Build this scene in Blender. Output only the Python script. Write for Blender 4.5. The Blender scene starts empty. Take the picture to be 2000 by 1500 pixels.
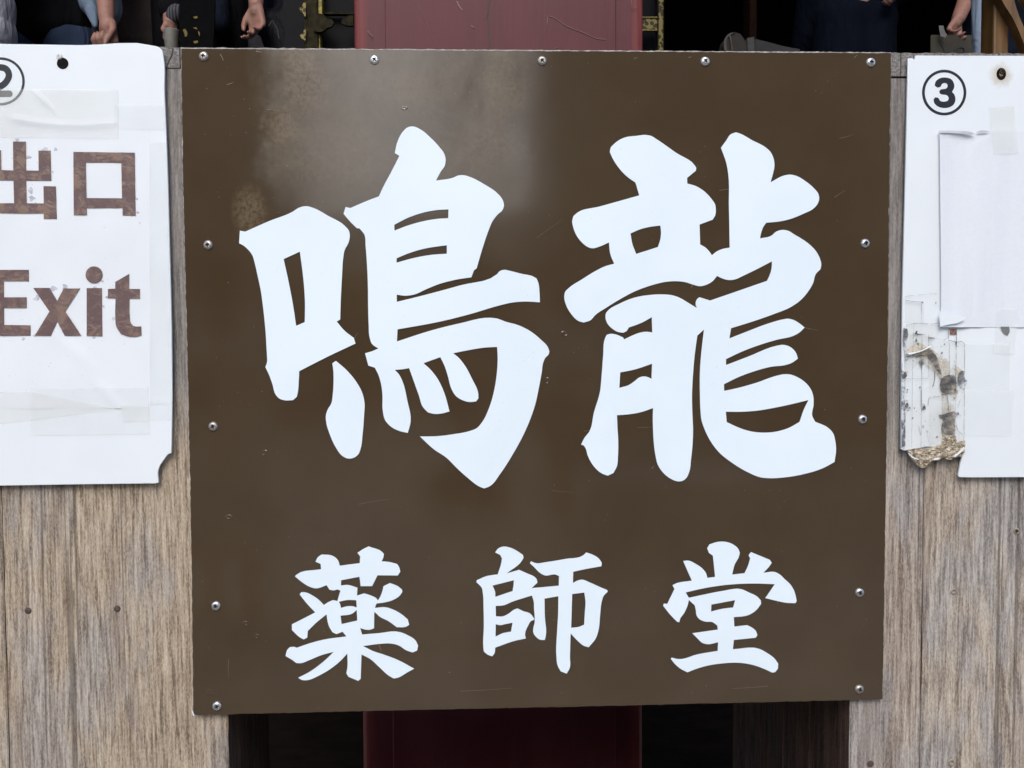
import bpy, bmesh, math, random
from mathutils import Vector, Matrix, Euler
random.seed(7)
R = math.radians
S = bpy.context.scene
COL = S.collection

# ------------------------------------------------------------------ camera
D = 1.04                      # metres from the lens to the plane of the board
CZ = 1.20                     # lens height above the paving
F = 1732.0                    # focal length in photograph pixels (2000 wide)
PITCH, YAW, ROLL = R(2.4), R(2.2), R(-0.3)
fwd = Vector((math.sin(YAW) * math.cos(PITCH), math.cos(YAW) * math.cos(PITCH), -math.sin(PITCH)))
ri0 = fwd.cross(Vector((0, 0, 1))).normalized()
up0 = ri0.cross(fwd)
RI = ri0 * math.cos(ROLL) + up0 * math.sin(ROLL)
UP = -ri0 * math.sin(ROLL) + up0 * math.cos(ROLL)
CAM = Vector((0, -D, CZ))
cd = bpy.data.cameras.new('camera')
cam = bpy.data.objects.new('camera', cd)
COL.objects.link(cam)
cam.matrix_world = Matrix.Translation(CAM) @ Matrix((RI, UP, -fwd)).transposed().to_4x4()
cd.sensor_width = 36.0
cd.lens = 36.0 * F / 2000.0
cd.clip_start = 0.05
cd.clip_end = 2000
S.camera = cam

# ------------------------------------------------------------------ sky and sun
SUN_EL, SUN_AZ = R(44), R(188)
w = bpy.data.worlds.new('World')
S.world = w
w.use_nodes = True
wn = w.node_tree
bg = wn.nodes['Background']
sky = wn.nodes.new('ShaderNodeTexSky')
sky.sky_type = 'NISHITA'
sky.sun_disc = False
sky.sun_elevation = SUN_EL
sky.sun_rotation = SUN_AZ
sky.air_density = 1.0
sky.dust_density = 2.4
sky.ozone_density = 1.0
wn.links.new(sky.outputs[0], bg.inputs[0])
bg.inputs[1].default_value = 0.15
sd = bpy.data.lights.new('sun', 'SUN')
sd.energy = 0.6
sd.angle = R(30)
sd.color = (1.0, 0.975, 0.94)
sun = bpy.data.objects.new('sun', sd)
COL.objects.link(sun)
sdir = Vector((math.sin(SUN_AZ) * math.cos(SUN_EL), math.cos(SUN_AZ) * math.cos(SUN_EL), math.sin(SUN_EL)))
sun.rotation_euler = sdir.to_track_quat('Z', 'Y').to_euler()
sun.location = sdir * 20
S.view_settings.view_transform = 'Standard'
S.view_settings.look = 'None'
S.view_settings.exposure = 0.90
S.view_settings.gamma = 1.0


def at(px, py, Y=0.0):
    """the point on the plane y=Y that the photograph shows at pixel px,py"""
    d = fwd + RI * ((px - 1000.0) / F) + UP * ((750.0 - py) / F)
    return CAM + d * ((Y + D) / d.y)


# ------------------------------------------------------------------ object helpers
def tag(o, label=None, cat=None, group=None, kind=None):
    if label: o['label'] = label
    if cat: o['category'] = cat
    if group: o['group'] = group
    if kind: o['kind'] = kind
    return o


def empty(name, loc, label, cat, group=None):
    o = bpy.data.objects.new(name, None)
    o.empty_display_size = 0.05
    COL.objects.link(o)
    o.location = loc
    return tag(o, label, cat, group)


def wloc(o):
    v = Vector(o.location)
    while o.parent:
        o = o.parent
        v += Vector(o.location)
    return v


def link(name, me, m=None, parent=None, label=None, smooth=False):
    """a mesh made in world coordinates, put under its parent"""
    o = bpy.data.objects.new(name, me)
    COL.objects.link(o)
    if m is not None and not me.materials:
        me.materials.append(m)
    if smooth:
        for p in me.polygons: p.use_smooth = True
    if parent is not None:
        o.location = -wloc(parent)
        o.parent = parent
    if label: o['label'] = label
    return o


def from_bm(bm, name):
    bmesh.ops.recalc_face_normals(bm, faces=bm.faces)
    me = bpy.data.meshes.new(name)
    bm.to_mesh(me)
    bm.free()
    return me


def add_box(bm, x0, x1, y0, y1, z0, z1):
    vs = [bm.verts.new((x, y, z)) for x in (x0, x1) for y in (y0, y1) for z in (z0, z1)]
    for f in ((0, 1, 3, 2), (4, 6, 7, 5), (0, 4, 5, 1), (2, 3, 7, 6), (0, 2, 6, 4), (1, 5, 7, 3)):
        bm.faces.new([vs[i] for i in f])


def box(name, x0, x1, y0, y1, z0, z1, m, parent=None, bevel=0.0, seg=2):
    bm = bmesh.new()
    add_box(bm, x0, x1, y0, y1, z0, z1)
    if bevel:
        bmesh.ops.bevel(bm, geom=list(bm.edges), offset=bevel, segments=seg, affect='EDGES', profile=0.5)
    return link(name, from_bm(bm, name), m, parent)


def smooth_loop(pts, sub=5, ang=33, closed=True):
    """a traced outline made smooth between its corners"""
    n = len(pts)
    P = [Vector((p[0], p[1])) for p in pts]
    tan = []
    for i in range(n):
        a, b, c = P[i - 1], P[i], P[(i + 1) % n]
        u, v = b - a, c - b
        if u.length < 1e-9 or v.length < 1e-9:
            tan.append(None); continue
        t = math.degrees(u.angle(v))
        if t > ang or (not closed and i in (0, n - 1)):
            tan.append(None)
        else:
            w1, w2 = v.length, u.length
            tan.append((u.normalized() * w1 + v.normalized() * w2).normalized())
    out = []
    for i in range(n if closed else n - 1):
        a, b = P[i], P[(i + 1) % n]
        L = (b - a).length / 3.0
        h1 = a + tan[i] * L if tan[i] else a + (b - a) / 3.0
        h2 = b - tan[(i + 1) % n] * L if tan[(i + 1) % n] else b - (b - a) / 3.0
        k = sub if (tan[i] or tan[(i + 1) % n]) else 1
        for j in range(k):
            t = j / k
            s = 1 - t
            out.append(a * s ** 3 + h1 * 3 * s * s * t + h2 * 3 * s * t * t + b * t ** 3)
    if not closed: out.append(P[-1])
    return out


def plate(loops, y0, y1, bevel=0.0, res=1):
    """flat outline(s) in (x,z) filled with holes and given thickness from y0 (front) to y1 (back)"""
    cu = bpy.data.curves.new('tmp', 'CURVE')
    cu.dimensions = '2D'
    cu.fill_mode = 'BOTH'
    th = abs(y1 - y0)
    cu.extrude = th / 2 - bevel
    cu.bevel_depth = bevel
    cu.bevel_resolution = res
    if bevel: cu.offset = -bevel
    for lp in loops:
        sp = cu.splines.new('POLY')
        sp.points.add(len(lp) - 1)
        for i, p in enumerate(lp): sp.points[i].co = (p[0], p[1], 0, 1)
        sp.use_cyclic_u = True
    ob = bpy.data.objects.new('tmp', cu)
    COL.objects.link(ob)
    dg = bpy.context.evaluated_depsgraph_get()
    me = bpy.data.meshes.new_from_object(ob.evaluated_get(dg))
    bpy.data.objects.remove(ob)
    bpy.data.curves.remove(cu)
    ym = (y0 + y1) / 2
    for v in me.vertices:
        x, z, y = v.co
        v.co = (x, ym - y, z)
    me.materials.clear()
    return me


TILES = {'P': (0, 0, 1), 'A': (460, 380, 5), 'B': (460, 640, 5), 'C': (660, 240, 5), 'D': (700, 480, 5), 'E': (700, 660, 5),
         'F': (1090, 240, 5), 'G': (1250, 240, 5), 'H': (1090, 440, 5), 'I': (1250, 440, 5), 'J': (1100, 660, 5), 'K': (1260, 660, 5),
         'L': (545, 1055, 5.1724), 'M': (915, 1050, 5.1724), 'N': (1285, 1045, 5.1724),
         'T': (0, 80, 3.75), 'U': (0, 460, 2.7775), 'V': (1700, 80, 3.75), 'Q': (1750, 570, 4.287), 'W': (1820, 190, 6.522)}


def px(s):
    """'@A 12,34 ...' : traced points, in photograph pixels"""
    t, out = 'P', []
    for k in s.split():
        if k[0] == '@': t = k[1]; continue
        x, y = k.split(',')
        ox, oy, sc = TILES[t]
        out.append((ox + float(x) / sc, oy + float(y) / sc))
    return out


def loop(s, Y=0.0, sm=True, sub=5, ang=33):
    p = px(s) if isinstance(s, str) else s
    if sm: p = smooth_loop(p, sub, ang)
    return [(at(a, b, Y).x, at(a, b, Y).z) for a, b in p]


def stroke(pts, width, closed=False, sub=6, cap=True):
    """outline of a round-ended line (pixels)"""
    c = smooth_loop(pts, sub, 60, closed)
    n = len(c)
    L, Rr = [], []
    for i in range(n):
        d = (c[min(i + 1, n - 1)] - c[max(i - 1, 0)]).normalized()
        nn = Vector((-d.y, d.x))
        wd = width[0] + (width[1] - width[0]) * i / (n - 1) if isinstance(width, tuple) else width
        L.append(c[i] + nn * wd / 2)
        Rr.append(c[i] - nn * wd / 2)
    out = list(L)
    if cap:
        d = (c[-1] - c[-2]).normalized(); nn = Vector((-d.y, d.x)); r = (L[-1] - Rr[-1]).length / 2
        for k in range(1, 8):
            a = math.pi * k / 8
            out.append(c[-1] + nn * r * math.cos(a) + d * r * math.sin(a))
    out += Rr[::-1]
    if cap:
        d = (c[0] - c[1]).normalized(); nn = Vector((-d.y, d.x)); r = (L[0] - Rr[0]).length / 2
        for k in range(1, 8):
            a = math.pi * k / 8
            out.append(c[0] + nn * r * math.cos(a) + d * r * math.sin(a))
    return [(p.x, p.y) for p in out]


def circle(cx, cy, rx, ry=None, n=64):
    ry = ry or rx
    return [(cx + rx * math.cos(2 * math.pi * i / n), cy + ry * math.sin(2 * math.pi * i / n)) for i in range(n)]


# ------------------------------------------------------------------ material helpers
class NT:
    def __init__(s, name):
        s.m = bpy.data.materials.new(name)
        s.m.use_nodes = True
        s.t = s.m.node_tree
        s.b = s.t.nodes['Principled BSDF']
        s.tc = s.t.nodes.new('ShaderNodeTexCoord')
        s.obj = s.tc.outputs['Object']

    def lk(s, a, b): s.t.links.new(a, b)

    def put(s, sock, v):
        if v is None: return
        if hasattr(v, 'is_linked') or isinstance(v, bpy.types.NodeSocket): s.lk(v, sock)
        else:
            if isinstance(v, (tuple, list)) and len(v) == 3 and sock.type == 'RGBA': v = (*v, 1)
            sock.default_value = v

    def map(s, scale=(1, 1, 1), loc=(0, 0, 0), rot=(0, 0, 0), vec=None):
        n = s.t.nodes.new('ShaderNodeMapping')
        s.lk(vec or s.obj, n.inputs[0])
        n.inputs['Location'].default_value = loc
        n.inputs['Rotation'].default_value = rot
        n.inputs['Scale'].default_value = scale
        return n.outputs[0]

    def noise(s, scale=1, detail=2, rough=0.5, vec=None, dist=0, out=0):
        n = s.t.nodes.new('ShaderNodeTexNoise')
        s.put(n.inputs['Vector'], vec or s.obj)
        n.inputs['Scale'].default_value = scale
        n.inputs['Detail'].default_value = detail
        n.inputs['Roughness'].default_value = rough
        n.inputs['Distortion'].default_value = dist
        return n.outputs[out]

    def vor(s, scale=1, vec=None, feature='F1', out='Distance', rnd=1.0):
        n = s.t.nodes.new('ShaderNodeTexVoronoi')
        n.feature = feature
        s.put(n.inputs['Vector'], vec or s.obj)
        n.inputs['Scale'].default_value = scale
        n.inputs['Randomness'].default_value = rnd
        return n.outputs[out]

    def ma(s, op, a, b=None, c=None, clamp=False):
        n = s.t.nodes.new('ShaderNodeMath')
        n.operation = op
        n.use_clamp = clamp
        s.put(n.inputs[0], a); s.put(n.inputs[1], b); s.put(n.inputs[2], c)
        return n.outputs[0]

    def rng(s, v, a, b, c=0.0, d=1.0):
        n = s.t.nodes.new('ShaderNodeMapRange')
        n.interpolation_type = 'SMOOTHSTEP'
        s.put(n.inputs[0], v)
        for i, q in enumerate((a, b, c, d)): n.inputs[i + 1].default_value = q
        return n.outputs[0]

    def mix(s, f, a, b, mode='MIX'):
        n = s.t.nodes.new('ShaderNodeMix')
        n.data_type = 'RGBA'
        n.blend_type = mode
        s.put(n.inputs[0], f); s.put(n.inputs[6], a); s.put(n.inputs[7], b)
        return n.outputs[2]

    def ramp(s, f, stops):
        n = s.t.nodes.new('ShaderNodeValToRGB')
        e = n.color_ramp.elements
        while len(e) < len(stops): e.new(0.5)
        for i, (p, c) in enumerate(stops):
            e[i].position = p
            e[i].color = (*c, 1)
        s.lk(f, n.inputs[0])
        return n.outputs[0]

    def xyz(s, vec=None):
        n = s.t.nodes.new('ShaderNodeSeparateXYZ')
        s.lk(vec or s.obj, n.inputs[0])
        return n.outputs

    def bump(s, h, strength=0.3, dist=0.001):
        n = s.t.nodes.new('ShaderNodeBump')
        n.inputs['Strength'].default_value = strength
        n.inputs['Distance'].default_value = dist
        s.put(n.inputs['Height'], h)
        s.lk(n.outputs[0], s.b.inputs['Normal'])

    def set(s, **k):
        for a, v in k.items(): s.put(s.b.inputs[a.replace('_', ' ')], v)
        return s.m


def simple(name, col, rough=0.6, metal=0.0, var=0.15, scale=40, bump=0.0, spec=0.5, stretch=(1, 1, 1)):
    n = NT(name)
    v = n.noise(scale, 4, 0.6, n.map(stretch))
    c = n.mix(n.rng(v, 0.3, 0.7), tuple(x * (1 - var) for x in col), tuple(min(1, x * (1 + var)) for x in col))
    n.set(Base_Color=c, Roughness=rough, Metallic=metal, Specular_IOR_Level=spec)
    if bump: n.bump(v, bump, 0.002)
    return n.m


def wood(name, x0, seed, hi, mid, lo, ring=170.0, slope=0.10, d=0.012, grey=0.5, z0=0.0, crack=0.6, dark=1.0):
    """weathered softwood: cathedral rings, fine raised fibres, dark checks, silvered patches"""
    n = NT(name)
    off = n.map((1, 1, 1), (seed * 3.1, seed * 1.7, seed * 5.3))
    warp = n.ma('MULTIPLY', n.ma('SUBTRACT', n.noise(1, 3, 0.55, n.map((7, 7, 1.6), vec=off)), 0.5), 0.025)
    X = n.ma('ADD', n.ma('SUBTRACT', n.xyz()[0], x0), warp)
    Z = n.ma('SUBTRACT', n.xyz()[2], z0)
    r = n.ma('SQRT', n.ma('ADD', n.ma('MULTIPLY', X, X), d * d))
    r = n.ma('ADD', r, n.ma('MULTIPLY', Z, slope))
    jit = n.ma('MULTIPLY', n.noise(1, 2, 0.5, n.map((60, 60, 3), vec=off)), 0.010)
    r = n.ma('ADD', r, jit)
    rings = n.ma('FRACT', n.ma('MULTIPLY', r, ring))
    rings = n.rng(n.ma('ABSOLUTE', n.ma('SUBTRACT', rings, 0.5)), 0.30, 0.48)      # 1 = late wood
    fa = n.rng(n.noise(1, 3, 0.6, n.map((430, 430, 24), vec=off)), 0.34, 0.66)
    fb = n.rng(n.noise(1, 3, 0.6, n.map((170, 170, 6), vec=off)), 0.34, 0.66)
    fc = n.rng(n.noise(1, 2, 0.6, n.map((60, 60, 3), (4, 4, 1), vec=off)), 0.36, 0.64)
    spk = n.rng(n.noise(1, 2, 0.6, n.map((800, 800, 260), vec=off)), 0.34, 0.66)
    blot = n.noise(1, 3, 0.6, n.map((16, 16, 5), (7, 3, 1), vec=off))
    v = n.ma('ADD', n.ma('MULTIPLY', fa, 0.36), n.ma('MULTIPLY', fb, 0.19))
    v = n.ma('ADD', v, n.ma('MULTIPLY', fc, 0.16))
    v = n.ma('ADD', v, n.ma('MULTIPLY', spk, 0.26))
    v = n.ma('SUBTRACT', v, n.ma('MULTIPLY', rings, 0.13))
    c = n.ramp(v, [(0.10, lo), (0.42, mid), (0.72, hi), (0.95, tuple(min(1, q * 1.25) for q in hi))])
    g = tuple(sum(mid) / 3 * q for q in (1.05, 1.01, 0.98))
    up = n.rng(n.ma('ADD', n.xyz()[2], n.ma('MULTIPLY', n.ma('SUBTRACT', blot, .5), .3)), 1.02, 1.22)
    gk = n.ma('MAXIMUM', n.ma('MULTIPLY', n.rng(blot, 0.42, 0.62), grey), n.ma('MULTIPLY', up, .85))
    c = n.mix(gk, c, n.ramp(v, [(0.10, tuple(q * 0.50 for q in g)), (0.45, g), (0.85, tuple(min(1, q * 1.5) for q in g))]))
    br = n.rng(n.noise(1, 3, 0.6, n.map((26, 26, 2.4), (3, 5, 8), vec=off)), 0.54, 0.70)
    c = n.mix(n.ma('MULTIPLY', br, 0.34), c, (0.145, 0.095, 0.066), 'MIX')
    chk = n.noise(1, 2, 0.5, n.map((240, 240, 22), vec=off))
    k = n.ma('MULTIPLY', n.rng(chk, 0.60, 0.68), n.rng(n.noise(1, 1, 0.5, n.map((30, 30, 5), vec=off)), 0.42, 0.56))
    c = n.mix(n.ma('MULTIPLY', k, crack * 0.55), c, (0.065, 0.05, 0.04))
    ln = n.rng(n.noise(1, 2, 0.5, n.map((110, 110, 0.8), (2, 2, 7), vec=off)), 0.645, 0.675)
    c = n.mix(n.ma('MULTIPLY', ln, 0.55), c, (0.07, 0.055, 0.045))
    c = n.mix(n.ma('MULTIPLY', up, .35), c, (0.13, 0.125, 0.12))
    if dark != 1.0: c = n.mix(1.0, c, (dark, dark, dark), 'MULTIPLY')
    n.set(Base_Color=c, Roughness=0.9, Specular_IOR_Level=0.10)
    n.bump(n.ma('SUBTRACT', v, n.ma('MULTIPLY', k, 0.5)), 0.55, 0.0012)
    return n.m


# board paint: brown gloss on a thin sheet, worn, dusty and painted with sky sheen in the upper left
def board_paint():
    n = NT('brown gloss paint')
    X, Y_, Z = n.xyz()
    v = n.noise(9, 4, 0.6)
    base = n.mix(n.rng(v, 0.35, 0.65), (0.054, 0.0350, 0.0175), (0.061, 0.0410, 0.0215))
    # rubbed dusty patch, upper left; its pale colour also stands in for reflected sky
    a, b = at(500, 420), at(1030, 100)
    wx = n.ma('MULTIPLY', n.ma('SUBTRACT', n.noise(14, 4, 0.7), 0.5), 0.10)
    Xw = n.ma('ADD', X, wx); Zw = n.ma('ADD', Z, wx)
    m1 = n.ma('MULTIPLY', n.rng(Xw, a.x - 0.01, a.x + 0.03), n.rng(Xw, b.x - 0.03, b.x + 0.01, 1, 0))
    m1 = n.ma('MULTIPLY', m1, n.rng(Zw, a.z - 0.01, a.z + 0.07))
    dust = n.noise(17, 8, 0.72, n.map((1, 1, .8)), 0.4)
    dust_sheen = n.ma('MULTIPLY', n.rng(dust, 0.25, 0.75), m1)
    base = n.mix(n.ma('MULTIPLY', dust_sheen, 0.32), base, (0.21, 0.185, 0.135))
    sp = n.rng(n.noise(260, 3, 0.7), 0.66, 0.74)
    base = n.mix(n.ma('MULTIPLY', n.ma('MULTIPLY', sp, m1), 0.55), base, (0.035, 0.028, 0.02))
    sp2 = n.ma('MULTIPLY', n.rng(n.vor(120), 0.10, 0.05), n.rng(n.noise(18, 2), 0.56, 0.62))
    base = n.mix(n.ma('MULTIPLY', sp2, 0.35), base, (0.26, 0.23, 0.18))
    # dull golden rubs in the paint
    grain = n.rng(n.noise(190, 4, 0.7), 0.30, 0.66)
    for (qx, qy, sx, sz_, st) in ((487, 412, 27, 42, .60), (592, 150, 36, 62, .55), (543, 242, 34, 34, .50), (640, 300, 90, 60, .22), (985, 160, 40, 60, .30), (960, 280, 60, 40, .25), (800, 165, 80, 30, .18)):
        c0 = at(qx, qy)
        rx = n.ma('MULTIPLY', n.ma('SUBTRACT', Xw, c0.x - .0), 1 / (sx * .0006)); rz = n.ma('MULTIPLY', n.ma('SUBTRACT', Z, c0.z), 1 / (sz_ * .0006))
        if qx == 487: rx = n.ma('MULTIPLY', n.ma('SUBTRACT', X, c0.x), 1 / (sx * .0006))
        rr = n.ma('ADD', n.ma('MULTIPLY', rx, rx), n.ma('MULTIPLY', rz, rz))
        rm = n.ma('MULTIPLY', n.rng(rr, 2.2, 0.0), grain)
        base = n.mix(n.ma('MULTIPLY', rm, st), base, (0.19, 0.145, 0.085))
    ro = n.ma('ADD', 0.07, n.ma('MULTIPLY', n.noise(22, 4, 0.6), 0.06))
    ro = n.ma('ADD', ro, n.ma('MULTIPLY', n.ma('MULTIPLY', m1, dust), 0.16))
    n.set(Base_Color=base, Roughness=ro, IOR=1.6)
    n.bump(n.ma('ADD', n.noise(5, 2, 0.5), n.ma('MULTIPLY', n.noise(300, 2), 0.004)), 0.12, 0.006)
    return n.m


def white_plastic(name, col=(0.80, 0.84, 0.86), specks=0.0, rough=0.35):
    n = NT(name)
    v = n.noise(6, 3, 0.6)
    c = n.mix(n.rng(v, 0.35, 0.65), tuple(q * 0.965 for q in col), col)
    if specks:
        s = n.ma('MULTIPLY', n.rng(n.noise(420, 2, 0.6), 0.70, 0.76), n.rng(n.noise(9, 3, 0.6), 0.47, 0.60))
        c = n.mix(n.ma('MULTIPLY', s, specks), c, (0.22, 0.20, 0.20))
    n.set(Base_Color=c, Roughness=rough, Specular_IOR_Level=0.35)
    n.bump(n.noise(40, 3), 0.04, 0.001)
    return n.m


def tape_mat(name, col=(0.78, 0.79, 0.70), alpha=0.38, rough=0.25):
    n = NT(name)
    g = n.xyz(n.tc.outputs['Generated'])
    ex = n.ma('ABSOLUTE', n.ma('SUBTRACT', g[0], 0.5)); ez = n.ma('ABSOLUTE', n.ma('SUBTRACT', g[2], 0.5))
    e = n.rng(n.ma('MAXIMUM', ex, ez), 0.487, 0.496)
    nz = n.noise(60, 4, 0.7)
    e = n.ma('MULTIPLY', e, n.rng(nz, 0.40, 0.62))
    c = n.mix(n.ma('MULTIPLY', e, 0.55), col, (0.42, 0.40, 0.36))
    n.set(Base_Color=c, Roughness=rough, Alpha=n.ma('ADD', alpha, n.ma('MULTIPLY', n.noise(14, 3), 0.18)), Specular_IOR_Level=0.5)
    n.bump(n.noise(25, 4, 0.6), 0.25, 0.002)
    return n.m


M = {}
M['board'] = board_paint()
M['edge'] = simple('raw sheet edge', (0.42, 0.40, 0.37), 0.6, 0, 0.35, 300)
M['letter'] = white_plastic('white letter vinyl', (0.735, 0.835, 0.90), 0.35, 0.38)
M['letterside'] = simple('cut letter edge', (0.075, 0.085, 0.09), 0.5)
M['white'] = white_plastic('white sign plastic', (0.745, 0.80, 0.83), 0.15, 0.35)
M['sheet'] = white_plastic('laminated paper', (0.745, 0.79, 0.825), 0.75, 0.30)
M['tape'] = tape_mat('clear tape', (0.84, 0.87, 0.86), alpha=0.12)
M['tape_old'] = tape_mat('yellowed tape', (0.81, 0.82, 0.765), 0.13)
M['black'] = simple('black print', (0.018, 0.02, 0.028), 0.35, 0, 0.2, 80)
n = NT('screw steel')
n.set(Base_Color=n.mix(n.rng(n.noise(500, 3), 0.4, 0.6), (0.50, 0.49, 0.48), (0.78, 0.77, 0.75)), Metallic=1.0, Roughness=0.33)
M['steel'] = n.m
M['recess'] = simple('screw recess', (0.05, 0.05, 0.05), 0.6, 0.6)
# peeling brown print
n = NT('peeling brown print')
bl = n.rng(n.noise(60, 5, 0.65, dist=0.6), 0.46, 0.62)
ed = n.ma('MULTIPLY', n.rng(n.ma('ABSOLUTE', n.ma('SUBTRACT', n.noise(60, 5, 0.65, dist=0.6), 0.55)), 0.012, 0.003), 0.7)
c = n.mix(bl, (0.122, 0.077, 0.074), (0.205, 0.135, 0.103))
c = n.mix(n.ma('MULTIPLY', ed, 0.5), c, (0.07, 0.045, 0.045))
sp = n.rng(n.noise(260, 3, 0.7), 0.66, 0.72)
c = n.mix(n.ma('MULTIPLY', sp, 0.5), c, (0.30, 0.24, 0.22))
n.set(Base_Color=c, Roughness=0.45)
n.bump(n.ma('ADD', bl, n.noise(200, 3)), 0.4, 0.0008)
M['print'] = n.m
n = NT('ink smudge')
n.set(Base_Color=(0.42, 0.40, 0.50), Roughness=0.5, Alpha=n.ma('MULTIPLY', n.rng(n.noise(90, 3, 0.6), 0.25, 0.6), 0.26))
M['smudge'] = n.m

# ------------------------------------------------------------------ weathered planks left and right
YW = 0.008                                        # face of the wood behind the signs
HI, MID, LO = (0.47, 0.395, 0.30), (0.335, 0.272, 0.200), (0.150, 0.112, 0.082)
wl = [wood('weathered plank A', at(60, 900).x, 1.0, HI, MID, LO, 110, 0.02, 0.03, 0.45),
      wood('weathered plank B', at(150, 1100).x, 2.3, HI, MID, LO, 70, 0.09, 0.012, 0.6, 0.9, 0.8),
      wood('weathered plank C', at(1600, 1000).x, 4.1, (0.46, 0.405, 0.34), (0.32, 0.27, 0.225), LO, 90, 0.02, 0.03, 0.7),
      wood('weathered plank D', at(1925, 1000).x, 5.2, (0.48, 0.425, 0.35), (0.34, 0.285, 0.225), (0.155, 0.12, 0.095), 55, 0.16, 0.010, 0.75, 0.55)]
wdk = wood('shaded inner wood', 0, 6.6, (0.11, 0.068, 0.050), (0.065, 0.040, 0.030), (0.024, 0.016, 0.013), 60, 0.03, 0.02, 0.3)  # darker copy of the plank wood, shade put into its colour
# end grain of the top rail
n = NT('cracked end grain')
v = n.noise(1, 5, 0.7, n.map((260, 260, 420)))
lines = n.rng(n.noise(1, 3, 0.6, n.map((60, 60, 520), (1, 1, 1))), 0.60, 0.68)
c = n.ramp(v, [(0.30, (0.07, 0.066, 0.064)), (0.52, (0.21, 0.20, 0.19)), (0.75, (0.42, 0.40, 0.38))])
c = n.mix(n.ma('MULTIPLY', lines, 0.75), c, (0.05, 0.046, 0.045))
n.set(Base_Color=c, Roughness=0.9, Specular_IOR_Level=0.2)
n.bump(n.ma('SUBTRACT', v, lines), 0.6, 0.0015)
M['endgrain'] = n.m


def plank_face(name, x0p, x1p, ytop, m, parent, th=0.03, zb=0.0):
    """a board whose long edges are slightly uneven; pixel x positions taken at mid height"""
    xa, xb = at(x0p, 1150, YW).x, at(x1p, 1150, YW).x
    zt = at((x0p + x1p) / 2, ytop, YW).z
    nseg = 60
    bm = bmesh.new()
    rows = []
    for i in range(nseg + 1):
        z = zb + (zt - zb) * i / nseg
        ja, jb = random.uniform(-1, 1) * 0.0004, random.uniform(-1, 1) * 0.0004
        rows.append([bm.verts.new(p) for p in ((xa + ja, YW + 0.0015, z), (xa + 0.0015 + ja, YW, z), (xb - 0.0015 + jb, YW, z), (xb + jb, YW + 0.0015, z), (xb, YW + th, z), (xa, YW + th, z))])
    for i in range(nseg):
        for j in range(6):
            bm.faces.new((rows[i][j], rows[i][(j + 1) % 6], rows[i + 1][(j + 1) % 6], rows[i + 1][j]))
    bm.faces.new(rows[0]); bm.faces.new(rows[-1][::-1])
    me = from_bm(bm, name)
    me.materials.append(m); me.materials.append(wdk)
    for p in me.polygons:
        if abs(p.normal.x) > .95: p.material_index = 1  # plank edges take the darker wood, shade painted in
    return link(name, me, None, parent)


RZ0 = at(340, 134, YW).z                          # underside of the top rail
left = empty('plank_wall', (at(200, 1150, YW).x, YW, 0), 'weathered grey-brown plank wall left of the brown board, below the exit sign', 'plank wall', 'plank walls either side of the board')
right = empty('plank_wall', (at(1850, 1150, YW).x, YW, 0), 'silvery weathered plank wall right of the brown board, below the broken white sign', 'plank wall', 'plank walls either side of the board')


def pz(x): return 134 + (x - 340) * 0.0065
plank_face('plank', -420, -112, pz(-200), wl[1], left)
plank_face('plank', -110.5, 7, pz(-50), wl[0], left)
plank_face('plank', 8.5, 440, pz(200), wl[1], left)
plank_face('plank', 1663, 1802, pz(1730) + 10, wl[2], right)
plank_face('plank', 1803, 2330, pz(2000) + 10, wl[3], right)
# boards that run back from the inner edges of the walls
xl, xr = at(440, 1150, YW).x, at(1663, 1150, YW).x
zt = at(1000, 136, YW).z
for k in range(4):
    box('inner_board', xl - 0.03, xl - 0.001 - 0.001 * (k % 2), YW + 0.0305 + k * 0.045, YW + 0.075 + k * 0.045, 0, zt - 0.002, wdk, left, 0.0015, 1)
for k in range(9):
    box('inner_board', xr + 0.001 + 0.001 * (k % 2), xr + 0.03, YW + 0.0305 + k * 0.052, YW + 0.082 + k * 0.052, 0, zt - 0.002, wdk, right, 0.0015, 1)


lf = empty('added_light_block', ((xl + xr) / 2, YW, 0), 'added plank front, out of view, keeping light out of the opening under the brown board', 'barrier')  # added below view, blocks light from the gap under the board
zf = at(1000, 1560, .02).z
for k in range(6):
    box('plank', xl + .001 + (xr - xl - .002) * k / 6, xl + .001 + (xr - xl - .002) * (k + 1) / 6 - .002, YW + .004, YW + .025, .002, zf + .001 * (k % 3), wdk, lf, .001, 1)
box('light_block_lid', xl + .002, xr - .002, YW + .055, .535, zt - .012, zt + .002, wdk, lf)  # added unseen cover, keeps light from falling behind the board


def nail(x, y, r, parent, m, ring=False):
    c = at(x, y, YW)
    bm = bmesh.new()
    r *= 0.0006
    prof = [(0, -0.0008), (r * 0.7, -0.0009), (r, -0.0002), (r, 0.0005)] if not ring else [(0, -0.0002), (r * .45, -0.0002), (r * .6, -0.0014), (r, -0.001), (r, 0.001)]
    N = 20
    rows = []
    for (rr, y_) in prof:
        if rr == 0: rows.append([bm.verts.new((c.x, YW + y_, c.z))])
        else: rows.append([bm.verts.new((c.x + rr * math.cos(2 * math.pi * i / N), YW + y_, c.z + rr * math.sin(2 * math.pi * i / N))) for i in range(N)])
    for i in range(N):
        bm.faces.new((rows[0][0], rows[1][i], rows[1][(i + 1) % N]))
        for k in range(1, len(rows) - 1):
            bm.faces.new((rows[k][i], rows[k + 1][i], rows[k + 1][(i + 1) % N], rows[k][(i + 1) % N]))
    return link('nail', from_bm(bm, 'nail'), m, parent, smooth=True)


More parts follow.
